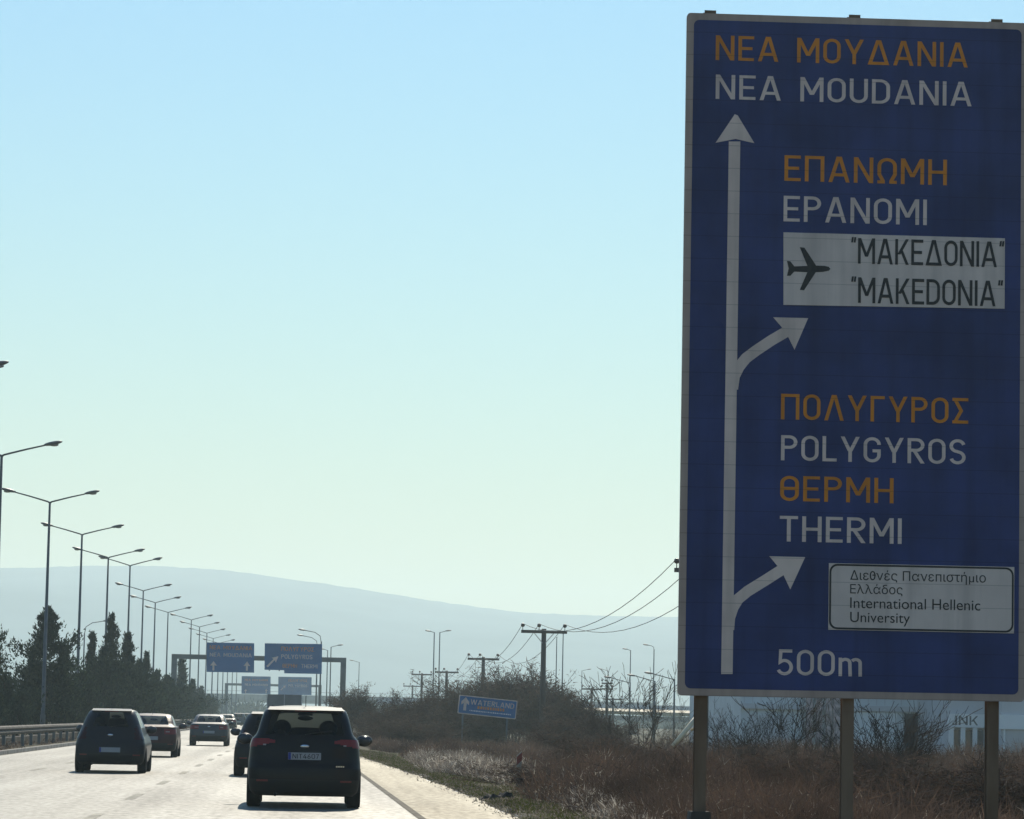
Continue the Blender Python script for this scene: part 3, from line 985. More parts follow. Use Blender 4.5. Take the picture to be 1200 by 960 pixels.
# ------------------------------------------------------------------ cars
def pchip(x, xs, ys):
    xs, ys = np.asarray(xs, float), np.asarray(ys, float)
    h = np.diff(xs); d = np.diff(ys) / h
    m = np.zeros_like(ys)
    m[0], m[-1] = d[0], d[-1]
    for i in range(1, len(xs) - 1):
        if d[i - 1] * d[i] > 0:
            w1, w2 = 2 * h[i] + h[i - 1], h[i] + 2 * h[i - 1]
            m[i] = (w1 + w2) / (w1 / d[i - 1] + w2 / d[i])
    x = np.asarray(x, float)
    k = np.clip(np.searchsorted(xs, x) - 1, 0, len(xs) - 2)
    t = (x - xs[k]) / h[k]
    return ys[k] * (1 + 2 * t) * (1 - t) ** 2 + m[k] * h[k] * t * (1 - t) ** 2 + ys[k + 1] * t * t * (3 - 2 * t) + m[k + 1] * h[k] * t * t * (t - 1)

SEG = [('rear', 28), ('rr', 7), ('right', 44), ('fr', 7), ('front', 16), ('fl', 7), ('left', 44), ('rl', 7)]

def car(name, cat, label, loc, spec, pm, rz=0.0, group='cars driving along the road'):
    sl = spec['slices']
    zk = [s[0] for s in sl]
    zs = np.unique(np.round(np.concatenate([np.arange(zk[0], zk[-1], .022), zk]), 4))
    yr = pchip(zs, zk, [s[1] for s in sl]); yf = pchip(zs, zk, [s[2] for s in sl]); ww = pchip(zs, zk, [s[3] for s in sl])
    rc = pchip(zs, zk, [s[4] if len(s) > 4 else .18 for s in sl])
    rings = []
    for z, a, b, w, r in zip(zs, yr, yf, ww, rc):
        r = min(r, w * .6, (b - a) * .35)
        rf = min(r * 1.7, w * .7, (b - a) * .35)
        ring = []
        for s, n in SEG:
            for i in range(n):
                t = i / n
                if s == 'rear': p = (lerp(-(w - r), w - r, t), a)
                elif s == 'rr': an = R(-90 + 90 * t); p = (w - r + r * math.cos(an), a + r + r * math.sin(an))
                elif s == 'right': p = (w, lerp(a + r, b - rf, t))
                elif s == 'fr': an = R(90 * t); p = (w - rf + rf * math.cos(an), b - rf + rf * math.sin(an))
                elif s == 'front': p = (lerp(w - rf, -(w - rf), t), b)
                elif s == 'fl': an = R(90 + 90 * t); p = (-(w - rf) + rf * math.cos(an), b - rf + rf * math.sin(an))
                elif s == 'left': p = (-w, lerp(b - rf, a + r, t))
                else: an = R(180 + 90 * t); p = (-(w - r) + r * math.cos(an), a + r + r * math.sin(an))
                x, y = p
                tt = (y - a) / (b - a)
                if tt < .25: y += .07 * (x / w) ** 2 * (1 - tt / .25)
                if tt > .75: y -= .16 * (x / w) ** 2 * (tt - .75) / .25
                x *= 1 - .035 * (2 * tt - 1) ** 2
                ring.append((x, y, z))
        rings.append(ring)
    segs = [s for s, n in SEG for _ in range(n)]
    N = len(segs)
    t = thing(name, label, cat, loc, group, rz)
    groups = {}
    for i in range(len(zs) - 1):
        for j in range(N):
            j2 = (j + 1) % N
            q = [rings[i][j], rings[i][j2], rings[i + 1][j2], rings[i + 1][j]]
            c = [sum(p[k] for p in q) / 4 for k in range(3)]
            key = spec['region'](segs[j], *c)
            groups.setdefault(key, []).append((i, j, j2))
    groups.setdefault('body', [])
    def gm(key, off=(0, 0)):
        mb = MB(); idx = {}
        def vid(i, j):
            k = (i, j)
            if k not in idx:
                idx[k] = len(mb.v)
                x, y, z = rings[i][j]
                w = abs(x) / max(ww[i], .01)
                mb.v.append((x + off[0] * (1 if x > 0 else -1) * (w > .8), y - off[1], z))
            return idx[k]
        for i, j, j2 in groups[key]:
            mb.f.append((vid(i, j), vid(i, j2), vid(i + 1, j2), vid(i + 1, j)))
        return mb, vid
    mb, vid = gm('body')
    mb.f.append(tuple(vid(len(zs) - 1, j) for j in range(N)))
    mb.f.append(tuple(vid(0, j) for j in reversed(range(N))))
    body = part('body', mb, M[pm], t, True)
    gmat = spec.get('glass', 'glass')
    for key in groups:
        if key in ('rear_window', 'side_window_l', 'side_window_r', 'windscreen'):
            part('side_window' if key.startswith('side') else key, gm(key)[0], M['glass_clear' if key == 'windscreen' else gmat], t, True)
        elif key == 'bumper':
            part('bumper', gm(key)[0], M['trim'], t, True)
    # tail lights: copies of the body surface lifted a little
    for s in (-1, 1):
        idx = [(i, j, j2) for (i, j, j2) in groups['body'] if segs[j] in ('rear', 'rr', 'rl', 'right', 'left') and spec['tail'](s, *[sum(p[k] for p in (rings[i][j], rings[i][j2], rings[i + 1][j2], rings[i + 1][j])) / 4 for k in range(3)])]
        groups['tail'] = idx
        tl = part('tail_light', gm('tail', (.012, .014))[0], M[spec.get('tail_mat', 'tail')], t, True)
        zt = spec['tail_z']; xt = spec['tail_x']
        groups['clear'] = [g for g in idx if abs(rings[g[0]][g[1]][2] - zt) < .022 and segs[g[1]] in ('rear',) and abs(abs(rings[g[0]][g[1]][0]) - xt) < .10]
        if groups['clear']:
            part('reversing_light', gm('clear', (.016, .018))[0], M['tail_clear'], tl, True)
    def rear_y(z, x=0.0):
        a = float(np.interp(z, zs, yr)); w = float(np.interp(z, zs, ww))
        return a + .07 * (x / w) ** 2
    # number plate
    zp = spec['plate_z']
    yp = min(rear_y(zp - .06), rear_y(zp + .06)) - .012
    pl = part('number_plate', MB().quadbox(-.26, .26, yp - .008, yp + .004, zp - .057, zp + .057), M['plate'], t)
    part('country_band', MB().quadbox(-.258, -.215, yp - .0105, yp - .0082, zp - .055, zp + .055), M['plate_blue'], pl)
    if spec.get('plate'):
        letter_parts(lettering(spec['plate'], -.19, zp - .037, .42, .074, yp - .0088), M['black'], pl)
    # emblem, wiper, handle bar, exhaust
    ye = rear_y(spec['emblem_z']) - .012
    eb = MB().ellipsoid((0, ye, spec['emblem_z']), (.075, .014, .03), 14, 6)
    part('emblem', eb, M['chrome'], t, True)
    if spec.get('badge'):
        bgm = MB()
        yb_ = rear_y(.66, .55) - .01
        for k in range(4):
            bgm.quadbox(.50 + k * .035, .526 + k * .035, yb_ - .003, yb_ + .01, .655, .675)
        part('badge', bgm, M['chrome'], t)
    rf_ = MB()
    for s in (-1, 1):
        y_ = rear_y(.43, .62) - .012
        rf_ = MB().quadbox(s * .66 - .09, s * .66 + .09, y_ - .004 + .012, y_ + .03, .415, .445)
        part('reflector', rf_, M['red'], t)
    ex = MB().tube([(-.45, rear_y(.25) - .0, .215), (-.45, rear_y(.25) + .35, .215)], .032, 10)
    part('exhaust_pipe', ex, M['trim'], t, True)
    # wheels
    wr = spec.get('wheel', .325)
    L_ = sl[3][2]
    wb = spec.get('axles', (.78, 3.45))
    wx = float(np.interp(.4, zs, ww)) * .985
    for y_ in wb:
        for s in (-1, 1):
            ob = wx + .012
            prof = [(wr * .62, -.0), (wr * .80, .008), (wr * .93, .004), (wr, -.02), (wr, -.19), (wr * .93, -.21), (wr * .6, -.21)]
            prof = [(r_, s * (ob + x_)) for r_, x_ in prof]
            tm = MB().lathe_x(prof, (0, y_, wr))
            whl = part('wheel', tm, M['tyre'], t, True)
            rm = MB().lathe_x([(0.0, s * (ob - .03)), (wr * .3, s * (ob - .022)), (wr * .55, s * (ob - .016)), (wr * .63, s * (ob - .004))], (0, y_, wr))
            part('rim', rm, M['rim'], whl, True)
            am = MB().lathe_x([(wr + .055, s * (ob - .30)), (wr + .055, s * (ob - .004)), (wr * .9, s * (ob - .006))], (0, y_, wr + .01))
            # keep only the upper part of the arch lining
            keep = [f for f in am.f if sum(am.v[i][2] for i in f) / len(f) > wr * .75]
            am.f = keep
            part('wheel_arch', am, M['trim'], t, True)
    # mirrors
    zm, ym = spec['mirror']
    wm = float(np.interp(zm, zs, ww)) * .97
    for s in (-1, 1):
        mm = MB().ellipsoid((s * (wm + .15), ym, zm + .03), (.135, .09, .095), 14, 8)
        mm.tube([(s * (wm - .05), ym, zm - .05), (s * (wm + .12), ym, zm - .02)], .028, 8)
        mo = part('side_mirror', mm, M[pm], t, True)
        mg = MB().ellipsoid((s * (wm + .15), ym - .062, zm + .03), (.105, .032, .072), 12, 6)
        part('mirror_glass', mg, M['mirror'], mo, True)
    # inside
    for y_, h_ in spec.get('seats', ((1.25, 1.0), (2.3, 1.02))):
        for x_ in ((-.4, 0.0, .4) if y_ < 1.6 else (-.38, .38)):
            st = MB()
            st.quadbox(x_ - .21, x_ + .21, y_ - .06, y_ + .10, .45, h_)
            st.quadbox(x_ - .22, x_ + .22, y_ + .1, y_ + .6, .4, .55)
            so = part('seat', st, M['seat'], t)
            if x_ or y_ > 1.6:
                k_ = 1.0 if y_ > 1.6 else .7
                hd = MB().ellipsoid((x_, y_, h_ + .13 * k_), (.15 * k_, .07, .13 * k_), 12, 8)
                part('headrest', hd, M['seat'], so, True)
    if spec.get('dash'):
        yd, zd = spec['dash']
        part('dashboard', MB().quadbox(-.66, .66, yd, yd + .35, .55, zd), M['trim'], t)
        rv = MB().ellipsoid((0, yd - .25, spec['roof_z'] - .20), (.13, .03, .045), 12, 6)
        part('rear_view_mirror', rv, M['trim'], t, True)
        sw = MB()
        cpts = [(-.36 + .18 * math.cos(R(a)), yd - .12, zd - .02 + .18 * math.sin(R(a))) for a in range(0, 361, 24)]
        sw.tube(cpts, .016, 6)
        part('steering_wheel', sw, M['trim'], t, True)
    if spec.get('wiper'):
        z0 = spec['wiper']
        y0 = rear_y(z0) - .02; y1 = rear_y(z0 + .06, .4) - .025
        part('rear_wiper', MB().tube([(0, y0, z0), (.2, (y0 + y1) / 2 - .004, z0 + .045), (.42, y1, z0 + .06)], .010, 6), M['trim'], t)
    if spec.get('spoiler'):
        zsp, w_ = spec['spoiler']
        y_ = rear_y(zsp)
        sp = MB(); sp.v = [(-w_, y_ + .03, zsp - .01), (w_, y_ + .03, zsp - .01), (w_ * .96, y_ + .30, zsp + .048), (-w_ * .96, y_ + .30, zsp + .048), (-w_, y_ - .03, zsp + .012), (w_, y_ - .03, zsp + .012), (w_ * .96, y_ + .30, zsp + .062), (-w_ * .96, y_ + .30, zsp + .062)]
        sp.f = [(3, 2, 1, 0), (4, 5, 6, 7), (0, 1, 5, 4), (1, 2, 6, 5), (2, 3, 7, 6), (3, 0, 4, 7)]
        so = part('spoiler', sp, M[pm], t)
        part('brake_light', MB().quadbox(-.17, .17, y_ - .031, y_ + .0, zsp - .008, zsp + .004), M['tail'], so)
    part('aerial', MB().tube([(0, spec['aerial_y'], spec['roof_z'] - .03), (0, spec['aerial_y'] - .15, spec['roof_z'] + .16)], .006, 5), M['trim'], t)
    return t

def mk_region(zb, zt, yb0, yf1, pillars, bump_z=.46, rear_in=.06, front_zb=1.0):
    def region(seg, x, y, z):
        if seg in ('rear', 'rr', 'rl') and z < bump_z: return 'bumper'
        if zb + .02 < z < zt and seg == 'rear': return 'rear_window'
        if zb < z < zt and seg in ('right', 'left') and yb0(z) < y < yf1(z) and all(abs(y - p) > .045 for p in pillars):
            return 'side_window_' + ('r' if seg == 'right' else 'l')
        if front_zb + .01 < z < zt and seg in ('front',): return 'windscreen'
        return 'body'
    return region

MPV = dict(
    slices=[(.19, .16, 4.20, .80, .2), (.27, .05, 4.34, .875, .2), (.45, .0, 4.40, .905, .2), (.62, .01, 4.40, .91, .2), (.72, .06, 4.38, .908, .2), (.80, .08, 4.34, .90, .2), (.95, .10, 4.22, .885, .2),
            (1.02, .115, 3.75, .872, .19), (1.08, .13, 3.48, .85, .17), (1.15, .16, 3.28, .795, .15), (1.20, .185, 3.17, .77, .14), (1.35, .27, 2.85, .73, .14), (1.50, .36, 2.50, .675, .14), (1.545, .40, 2.40, .650, .16),
            (1.575, .62, 2.25, .60, .2), (1.60, .95, 2.05, .50, .2), (1.618, 1.25, 1.85, .32, .15), (1.622, 1.4, 1.75, .15, .05)],
    region=mk_region(1.14, 1.50, lambda z: .62, lambda z: 3.3 - (z - 1.1) * 2.0, (1.05, 2.0), front_zb=1.10),
    tail=lambda s, x, y, z: s * x > .47 and .945 + max(0, .86 - s * x) * .21 < z < 1.09 - max(0, .6 - s * x) * .15 and y < .55,
    tail_z=.98, tail_x=.66, plate_z=.82, plate='NIT4607', emblem_z=.975, badge=True, wheel=.325, axles=(.82, 3.47), mirror=(1.03, 2.95),
    seats=((1.2, 1.05), (2.15, 1.13)), dash=(2.85, 1.06), roof_z=1.62, wiper=1.155, spoiler=(1.535, .60), aerial_y=.95)
car('people_carrier', 'car', 'black people carrier driving in the right lane, closest to the camera, white number plate', (at(356.5, 900, 54.4).x, 54.3, 0.0), MPV, 'p_black')

BOX = dict(MPV)
BOX.update(slices=[(.20, .14, 4.0, .78, .2), (.28, .04, 4.12, .85, .2), (.45, .0, 4.15, .885, .2), (.65, .02, 4.15, .89, .2), (.80, .06, 4.08, .855, .22),
            (.90, .08, 3.6, .815, .24), (.97, .10, 3.35, .785, .24), (1.04, .12, 3.2, .76, .26), (1.15, .16, 3.05, .725, .28), (1.35, .27, 2.7, .64, .28), (1.44, .36, 2.5, .585, .26), (1.475, .44, 2.4, .555, .24),
            (1.50, .7, 2.25, .48, .2), (1.52, 1.0, 2.0, .36, .2), (1.53, 1.35, 1.8, .15, .1)],
    region=mk_region(1.08, 1.44, lambda z: .55, lambda z: 3.1 - (z - 1.05) * 1.8, (1.0, 1.95), front_zb=1.05),
    tail=lambda s, x, y, z: s * x > .60 and .80 < z < 1.12 and y < .40, tail_z=2.9, tail_x=.7, tail_mat='tail_dark', plate_z=.55, plate=None, emblem_z=.9, badge=False,
    wheel=.31, axles=(.72, 3.25), mirror=(1.0, 2.75), seats=((1.15, 1.02), (2.05, 1.08)), dash=(2.65, 1.0), roof_z=1.54, wiper=1.09, spoiler=(1.465, .50), aerial_y=.9)
car('hatchback', 'car', 'dark blue hatchback with rounded roof in the middle lane, in front of the red saloon', (at(128.5, 880, 82).x, 82, 0), BOX, 'p_dark').scale = (.955, 1, 1)
HB2 = dict(BOX)
car('hatchback', 'car', 'black car half hidden behind the near black people carrier', (-.72, 81, 0), HB2, 'p_black')

SED = dict(MPV)
SED.update(slices=[(.20, .14, 4.3, .77, .2), (.28, .04, 4.42, .84, .2), (.45, .0, 4.45, .87, .2), (.65, .01, 4.45, .875, .2), (.85, .05, 4.3, .86, .2),
            (.92, .07, 3.9, .85, .2), (.97, .09, 3.55, .84, .2), (1.00, .16, 3.35, .81, .18), (1.02, .55, 3.25, .77, .16), (1.05, .68, 3.15, .75, .16), (1.2, .95, 2.85, .70, .16), (1.34, 1.25, 2.5, .63, .16), (1.375, 1.4, 2.4, .59, .16),
            (1.40, 1.6, 2.25, .50, .15), (1.42, 1.8, 2.05, .25, .1)],
    region=mk_region(1.04, 1.335, lambda z: 1.0 + (z - 1.0) * .9, lambda z: 3.15 - (z - 1.0) * 2.0, (2.0,), front_zb=1.0),
    tail=lambda s, x, y, z: s * x > .46 and .76 < z < .92 and y < .4, tail_z=.82, tail_x=.6, plate_z=.62, plate=None, emblem_z=.86, badge=False,
    wheel=.31, axles=(.95, 3.55), mirror=(.98, 2.95), seats=((1.55, .98), (2.35, 1.02)), dash=(2.9, .95), roof_z=1.42, wiper=None, spoiler=None, aerial_y=1.5)
car('saloon_car', 'car', 'dark red saloon car partly hidden behind the dark hatchback', (at(175.5, 870, 112).x, 112, 0), SED, 'p_red')
car('saloon_car', 'car', 'grey saloon car with pale roof ahead of the red saloon', (at(244.5, 860, 154).x, 154, 0), SED, 'p_grey')
car('saloon_car', 'car', 'small far dark car just past the grey saloon', (at(264.5, 850, 285).x, 285, 0), SED, 'p_black')
car('hatchback', 'car', 'tiny bluish far hatchback, farthest car seen beside the left bridge pier', (at(279.5, 848, 384).x, 384, 0), BOX, 'p_slate')
car('hatchback', 'car', 'tiny far dark car at the shoulder of the half hidden black car', (at(290, 847, 420).x, 420, 0), BOX, 'p_black')

def truck():
    x = at(333, 830, 250).x
    t = thing('box_truck', 'grey box truck whose square body shows above the near black car', 'truck', (x, 250, 0))
    zt = at(333, 814, 250).z
    bx = MB(); bx.prism_xz(rrect(-1.25, 1.25, .9, zt, .05), 0, 5.0)
    part('cargo_box', bx, M['tarp'], t)
    fr_ = MB()
    for s in (-1, 1):
        fr_.quadbox(s * 1.25 - .03, s * 1.25 + .03, -.03, -.002, .9, zt)
    fr_.quadbox(-.03, .03, -.03, -.002, .9, zt)
    part('door_frame', fr_, M['galv'], t)
    part('chassis', MB().quadbox(-.45, .45, .1, 7.2, .55, .88), M['trim'], t)
    cb = MB(); cb.prism_xz(rrect(-1.05, 1.05, .6, 2.5, .2), 5.3, 7.3)
    part('cab', cb, M['p_slate'], t)
    for y_ in (1.0, 6.2):
        for s in (-1, 1):
            w = MB().lathe_x([(0, s * 1.16), (.28, s * 1.17), (.42, s * 1.16), (.46, s * 1.12), (.46, s * .85), (.3, s * .84)], (0, y_, .46))
            part('wheel', w, M['tyre'], t, True)
    for s in (-1, 1):
        part('tail_light', MB().quadbox(s * 1.0 - .15, s * 1.0 + .15, -.02, .06, .72, .85), M['tail'], t)
truck()

# ------------------------------------------------------------------ utility poles and cables
def utility_pole(px_, pytop, Y, arm_px, label, ntop=0.12, group='wooden utility poles beside the road', double=False):
    q = at(px_, pytop, Y)
    t = thing('utility_pole', label, 'utility pole', (q.x, Y, ground_z(q.x, Y)), group)
    h = q.z - t.location.z
    half = arm_px / 2 * Y / F_PX
    part('pole', MB().tube([(0, 0, -.5), (0, 0, h)], [.19, .14], 10), M['wood'], t, True)
    arms = [h - .18] if not double else [h - .1, h - .75]
    ins = []
    for k, za in enumerate(arms):
        am = part('crossarm', MB().quadbox(-half, half, -.20, -.085, za - .09, za + .09), M['wood'], t)
        for f in (-.93, -.22, .90):
            x = f * half
            part('insulator', MB().tube([(x, -.14, za + .09), (x, -.14, za + .26), (x, -.14, za + .28), (x, -.14, za + .36), (x, -.14, za + .45), (x, -.14, za + .48)], [.02, .02, .09, .12, .10, .03], 8), M['ceramic'], am, True)
            if k == 0:
                ins.append(Vector((q.x + x, Y - .14, t.location.z + za + .46)))
    bc = MB()
    for s in (-1, 1):
        bc.tube([(s * half * .42, -.08, arms[0] - .09), (0, -.1, arms[0] - .75)], .025, 6)
    part('brace', bc, M['galv'], t)
    return ins
chain = []
for px_, py_, Y_, ap_, lab in [
    (828, 664, 140, 77, 'wooden utility pole hidden behind the big blue sign except its crossarm tip'),
    (637.5, 737, 200, 54, 'largest visible wooden utility pole, standing behind the tall brown bushes'),
    (566.5, 770, 286, 37, 'wooden utility pole with crossarm above the tilted blue sign'),
    (523.5, 786, 372, 28, 'wooden utility pole right of the tall pale lamp pair base'),
    (494.5, 789, 450, 24, 'wooden utility pole with thin crossarm left of the pale lamp pair'),
    (483.5, 803, 560, 22, 'leftmost and lowest utility pole of the row above the brown bushes')]:
    chain.append(utility_pole(px_, py_, Y_, ap_, lab))
for px_, py_, Y_, ap_, lab, db in [
    (693.5, 806, 420, 24, 'far utility pole with insulators, leftmost of three small ones left of the lamps', False),
    (711.5, 800, 400, 13, 'far utility pole with two stacked crossarms between the small poles', True),
    (718.5, 818, 460, 22, 'far utility pole with the lowest crossarm of the three small ones', False)]:
    utility_pole(px_, py_, Y_, ap_, lab, group='small utility poles behind the scrub', double=db)
for k, (nm, sag) in enumerate((('left', 2.3), ('middle', 2.4), ('right', 2.6))):
    pts = []
    start = chain[0][k] + (chain[0][k] - chain[1][k]) * .95
    ch = [start] + [c[k] for c in chain]
    for a, b in zip(ch[:-1], ch[1:]):
        n = 14
        for i in range(n):
            t_ = i / n
            p = a.lerp(b, t_)
            p.z -= 4 * (1.45 if (b - a).length < 100 else 1.9) * t_ * (1 - t_)
            pts.append(p)
    pts.append(ch[-1])
    cb = MB().tube([p - pts[0] for p in pts], .017, 5)
    o = link('overhead_cable', cb.mesh('overhead_cable', M['wire']))
    o.location = pts[0]
    tag(o, '%s one of three sagging overhead cables strung between the utility pole crossarms' % {'left': 'leftmost', 'middle': 'middle', 'right': 'rightmost'}[nm], 'cable', 'cables between the utility poles')

# ------------------------------------------------------------------ small roadside things
def blue_sign():
    Y = 196
    c = [at(p[0], p[1], Y) for p in ((536, 836), (604.3, 843.2), (606.3, 821), (538.3, 814.2))]
    a = c[0]
    g = Vector(((c[0].x + c[1].x) / 2, Y, -.3))
    t = thing('direction_board', 'small tilted blue roadside board reading WATERLAND before the brown bushes', 'sign', g)
    ux = (c[1] - c[0]); L_ = ux.length; ux.normalize(); uz = Vector((-ux.z, 0, ux.x)); Hh = (c[3] - c[0]).dot(uz)
    def W(mb):
        mb.v = [tuple((a - g) + ux * v[0] + Vector((0, v[1], 0)) + uz * v[2]) for v in mb.v]
        return mb
    pn = MB(); pn.prism_xz(rrect(0, L_, 0, Hh, .06), 0, .05)
    p = part('panel', W(pn), M['white'], t)
    bl = MB(); poly(bl, rrect(.05, L_ - .05, .05, Hh - .05, .04), -.004)
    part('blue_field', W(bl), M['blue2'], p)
    part('lettering', W(lettering('WATERLAND', L_ * .205, Hh * .55, L_ * .745, Hh * .27, -.008)[0]), M['white'], p)
    ob = MB(); rng = random.Random(2)
    x = L_ * .33
    while x < L_ * .78:
        w = rng.uniform(.06, .12)
        poly(ob, [(x, Hh * .35), (x + w, Hh * .35), (x + w, Hh * .50), (x, Hh * .50)], -.008); x += w + .05
    part('orange_line', W(ob), M['orange'], p)
    lb = MB(); x = L_ * .2
    while x < L_ * .9:
        w = rng.uniform(.03, .09)
        poly(lb, [(x, Hh * .19), (x + w, Hh * .19), (x + w, Hh * .25), (x, Hh * .25)], -.008); x += w + .04
    part('small_print', W(lb), M['wall_pale'], p)
    am = MB(); cx, cz = L_ * .115, Hh * .55
    poly(am, [(cx + q[0], cz + q[1]) for q in [(-.08, -.38), (.08, -.38), (.08, .05), (.22, -.06), (.22, .12), (0, .38), (-.22, .12), (-.22, -.06), (-.08, .05)]], -.008)
    part('arrow', W(am), M['white'], p)
    for px_, py_ in ((541.5, 838), (593.5, 842)):
        q = at(px_, py_, Y) - g
        part('post', MB().tube([(q.x, .09, -.3), (q.x + .05, .09, q.z + .5)], .045, 8), M['gantry'], t, True)
blue_sign()

def marker_post():
    Y = 80
    p = at(608, 915, Y)
    z1 = at(608, 880, Y).z
    t = thing('marker_post', 'grey roadside marker post with a dark red reflector band in dry grass', 'marker post', (p.x, Y, ground_z(p.x, Y)))
    h = z1 - t.location.z
    bd = MB(); bd.prism_xz([(-.06, -.2), (.06, -.2), (.06, h), (-.03, h - .09), (-.06, h - .11)], -.05, .05)
    part('body', bd, M['kerb'], t)
    rb = MB(); rb.prism_xz([(-.062, h - .34), (.062, h - .22), (.062, h - .03), (-.062, h - .14)], -.056, -.0505)
    part('reflector', rb, M['red'], t)
marker_post()

def debris():
    Y = 64
    p = at(583, 936, Y)
    rng = random.Random(8)
    mb = MB()
    nx, ny = 9, 6
    for j in range(ny):
        for i in range(nx):
            u_, v_ = i / (nx - 1) - .5, j / (ny - 1) - .5
            edge = (abs(u_) > .45) or (abs(v_) > .45)
            z = 0 if edge else .07 + .09 * math.sin(i * 2.1 + j) * .5 + .12 * max(0, u_ + .1)
            mb.v.append((u_ * .62 + rng.uniform(-.03, .03), v_ * .5 + rng.uniform(-.03, .03), z))
    for j in range(ny - 1):
        for i in range(nx - 1):
            mb.f.append((j * nx + i, j * nx + i + 1, (j + 1) * nx + i + 1, (j + 1) * nx + i))
    mb.f.append(tuple([i for i in range(nx)][::-1] + [j * nx for j in range(1, ny)] + [(ny - 1) * nx + i for i in range(1, nx)] + [j * nx + nx - 1 for j in range(ny - 2, 0, -1)]))
    o = link('tyre_scrap', mb.mesh('tyre_scrap', M['tyre']))
    o.location = (p.x, Y, ground_z(p.x, Y) + .01)
    tag(o, 'torn black scrap of rubber lying on the verge by the road edge', 'debris')
debris()

def stake():
    Y = 70
    a, b = at(799, 862, Y), at(816, 841, Y)
    t = thing('leaning_stake', 'pale sunlit stake leaning in the scrub behind the left sign post', 'stake', a)
    d = b - a
    part('shaft', MB().tube([d * -.6, Vector((0, 0, 0)), d * 1.0], .05, 8), M['cream'], t, True)
    part('cross_piece', MB().tube([d * .55 + Vector((.03, .05, -.1)), d * .95 + Vector((.1, .06, -.12))], .03, 6), M['cream'], t, True)
stake()

def small_white_sign():
    Y = 300
    p = at(103.5, 773, Y)
    t = thing('road_sign', 'small pale road sign on a pole among the conifers', 'road sign', (p.x, Y, 0))
    part('pole', MB().tube([(0, 0, 0), (0, 0, p.z + .4)], .05, 6), M['galv'], t)
    part('plate', MB().quadbox(-.22, .22, -.08, -.05, p.z - .35, p.z + .35), M['panel_white'], t)
small_white_sign()

# ------------------------------------------------------------------ buildings on the right
def facade_building(name, label, px0, px1, Y, ztop, depth, wallmat, rows):
    a, b = at(px0, 845, Y), at(px1, 850, Y)
    t = thing(name, label, 'building', (a.x, Y, -.5))
    W_ = b.x - a.x
    part('wall', MB().quadbox(0, W_, 0, depth, -.3, ztop), M[wallmat], t)
    part('roof', MB().quadbox(-.3, W_ + .3, -.3, depth + .3, ztop + .002, ztop + .35), M['wall_grey'], t)
    rows(t, W_, ztop)
    return t
def rows_hall(t, W_, zt):
    cn = MB().quadbox(0, W_, -.25, -.003, 3.0, 3.35)
    part('cornice', cn, M['wall_grey'], t)
    for x0, x1, z0, z1, m in ((.6, 3.2, -.2, 2.6, 'wall_grey'), (7.6, 10.4, -.2, 2.9, 'wall_pale'), (10.9, 12.2, -.2, 2.9, 'window'), (14.0, 15.0, .2, 2.7, 'window')):
        if x1 < W_:
            part('door' if m == 'wall_pale' else 'window', MB().quadbox(x0, x1, -.08, -.004, z0, z1), M[m], t)
    for k, x in enumerate((4.3, 4.95, 5.6, 6.1)):
        part('brick_pier', MB().quadbox(x, x + .42, -.4, -.26, -.2, zt - .2), M['pink'], t)
    rb = MB()
    x = .2
    while x < W_ - .2:
        rb.quadbox(x, x + .06, -.03, -.002, 3.4, zt - .1); x += .55
    part('rib', rb, M['wall_grey'], t)
facade_building('warehouse', 'blue grey warehouse with pinkish brick piers seen under the big sign', 868, 1112, 225, 6.5, 30, 'wall_blue', rows_hall)
def rows_portal(t, W_, zt):
    for px_ in (1113.5, 1127, 1141, 1154.5):
        x = at(px_, 850, 214).x - t.location.x
        part('column', MB().quadbox(x - .14, x + .14, -.5, -.2, -.3, 2.05), M['wall_pale'], t)
    fr_ = part('fascia', MB().quadbox(-.1, W_ + .1, -.55, -.003, 2.06, 2.9), M['wall_pale'], t)
    a = at(1118, 834, 214); b = at(1135, 834, 214)
    letter_parts(lettering('INK', .3, 2.2, 1.45, .58, -.552), M['gantry'], fr_)
    for px0, px1 in ((1115.5, 1125), (1129, 1139), (1143.5, 1152)):
        x0 = at(px0, 850, 214).x - t.location.x; x1 = at(px1, 850, 214).x - t.location.x
        part('window', MB().quadbox(x0, x1, -.06, -.003, -.1, 1.9), M['window'], t)
facade_building('shop_front', 'shop front with pale columns under a lettered fascia beside the right sign post', 1112, 1158, 214, 6.0, 20, 'wall_grey', rows_portal)
def rows_right(t, W_, zt):
    part('fascia', MB().quadbox(-.1, W_ + .1, -.2, -.003, 2.0, 2.9), M['wall_pale'], t)
    sd = MB()
    for k in range(14):
        sd.quadbox(0.4, W_ - .1, -.04, -.003, -.2 + k * .15, -.12 + k * .15)
    part('siding', sd, M['wall_grey'], t)
    part('downpipe', MB().tube([(.2, -.1, -.2), (.2, -.1, 2.0)], .06, 8), M['wall_pale'], t)
facade_building('siding_shed', 'grey shed with horizontal siding right of the right sign post', 1173, 1330, 210, 6.0, 20, 'wall_grey', rows_right)

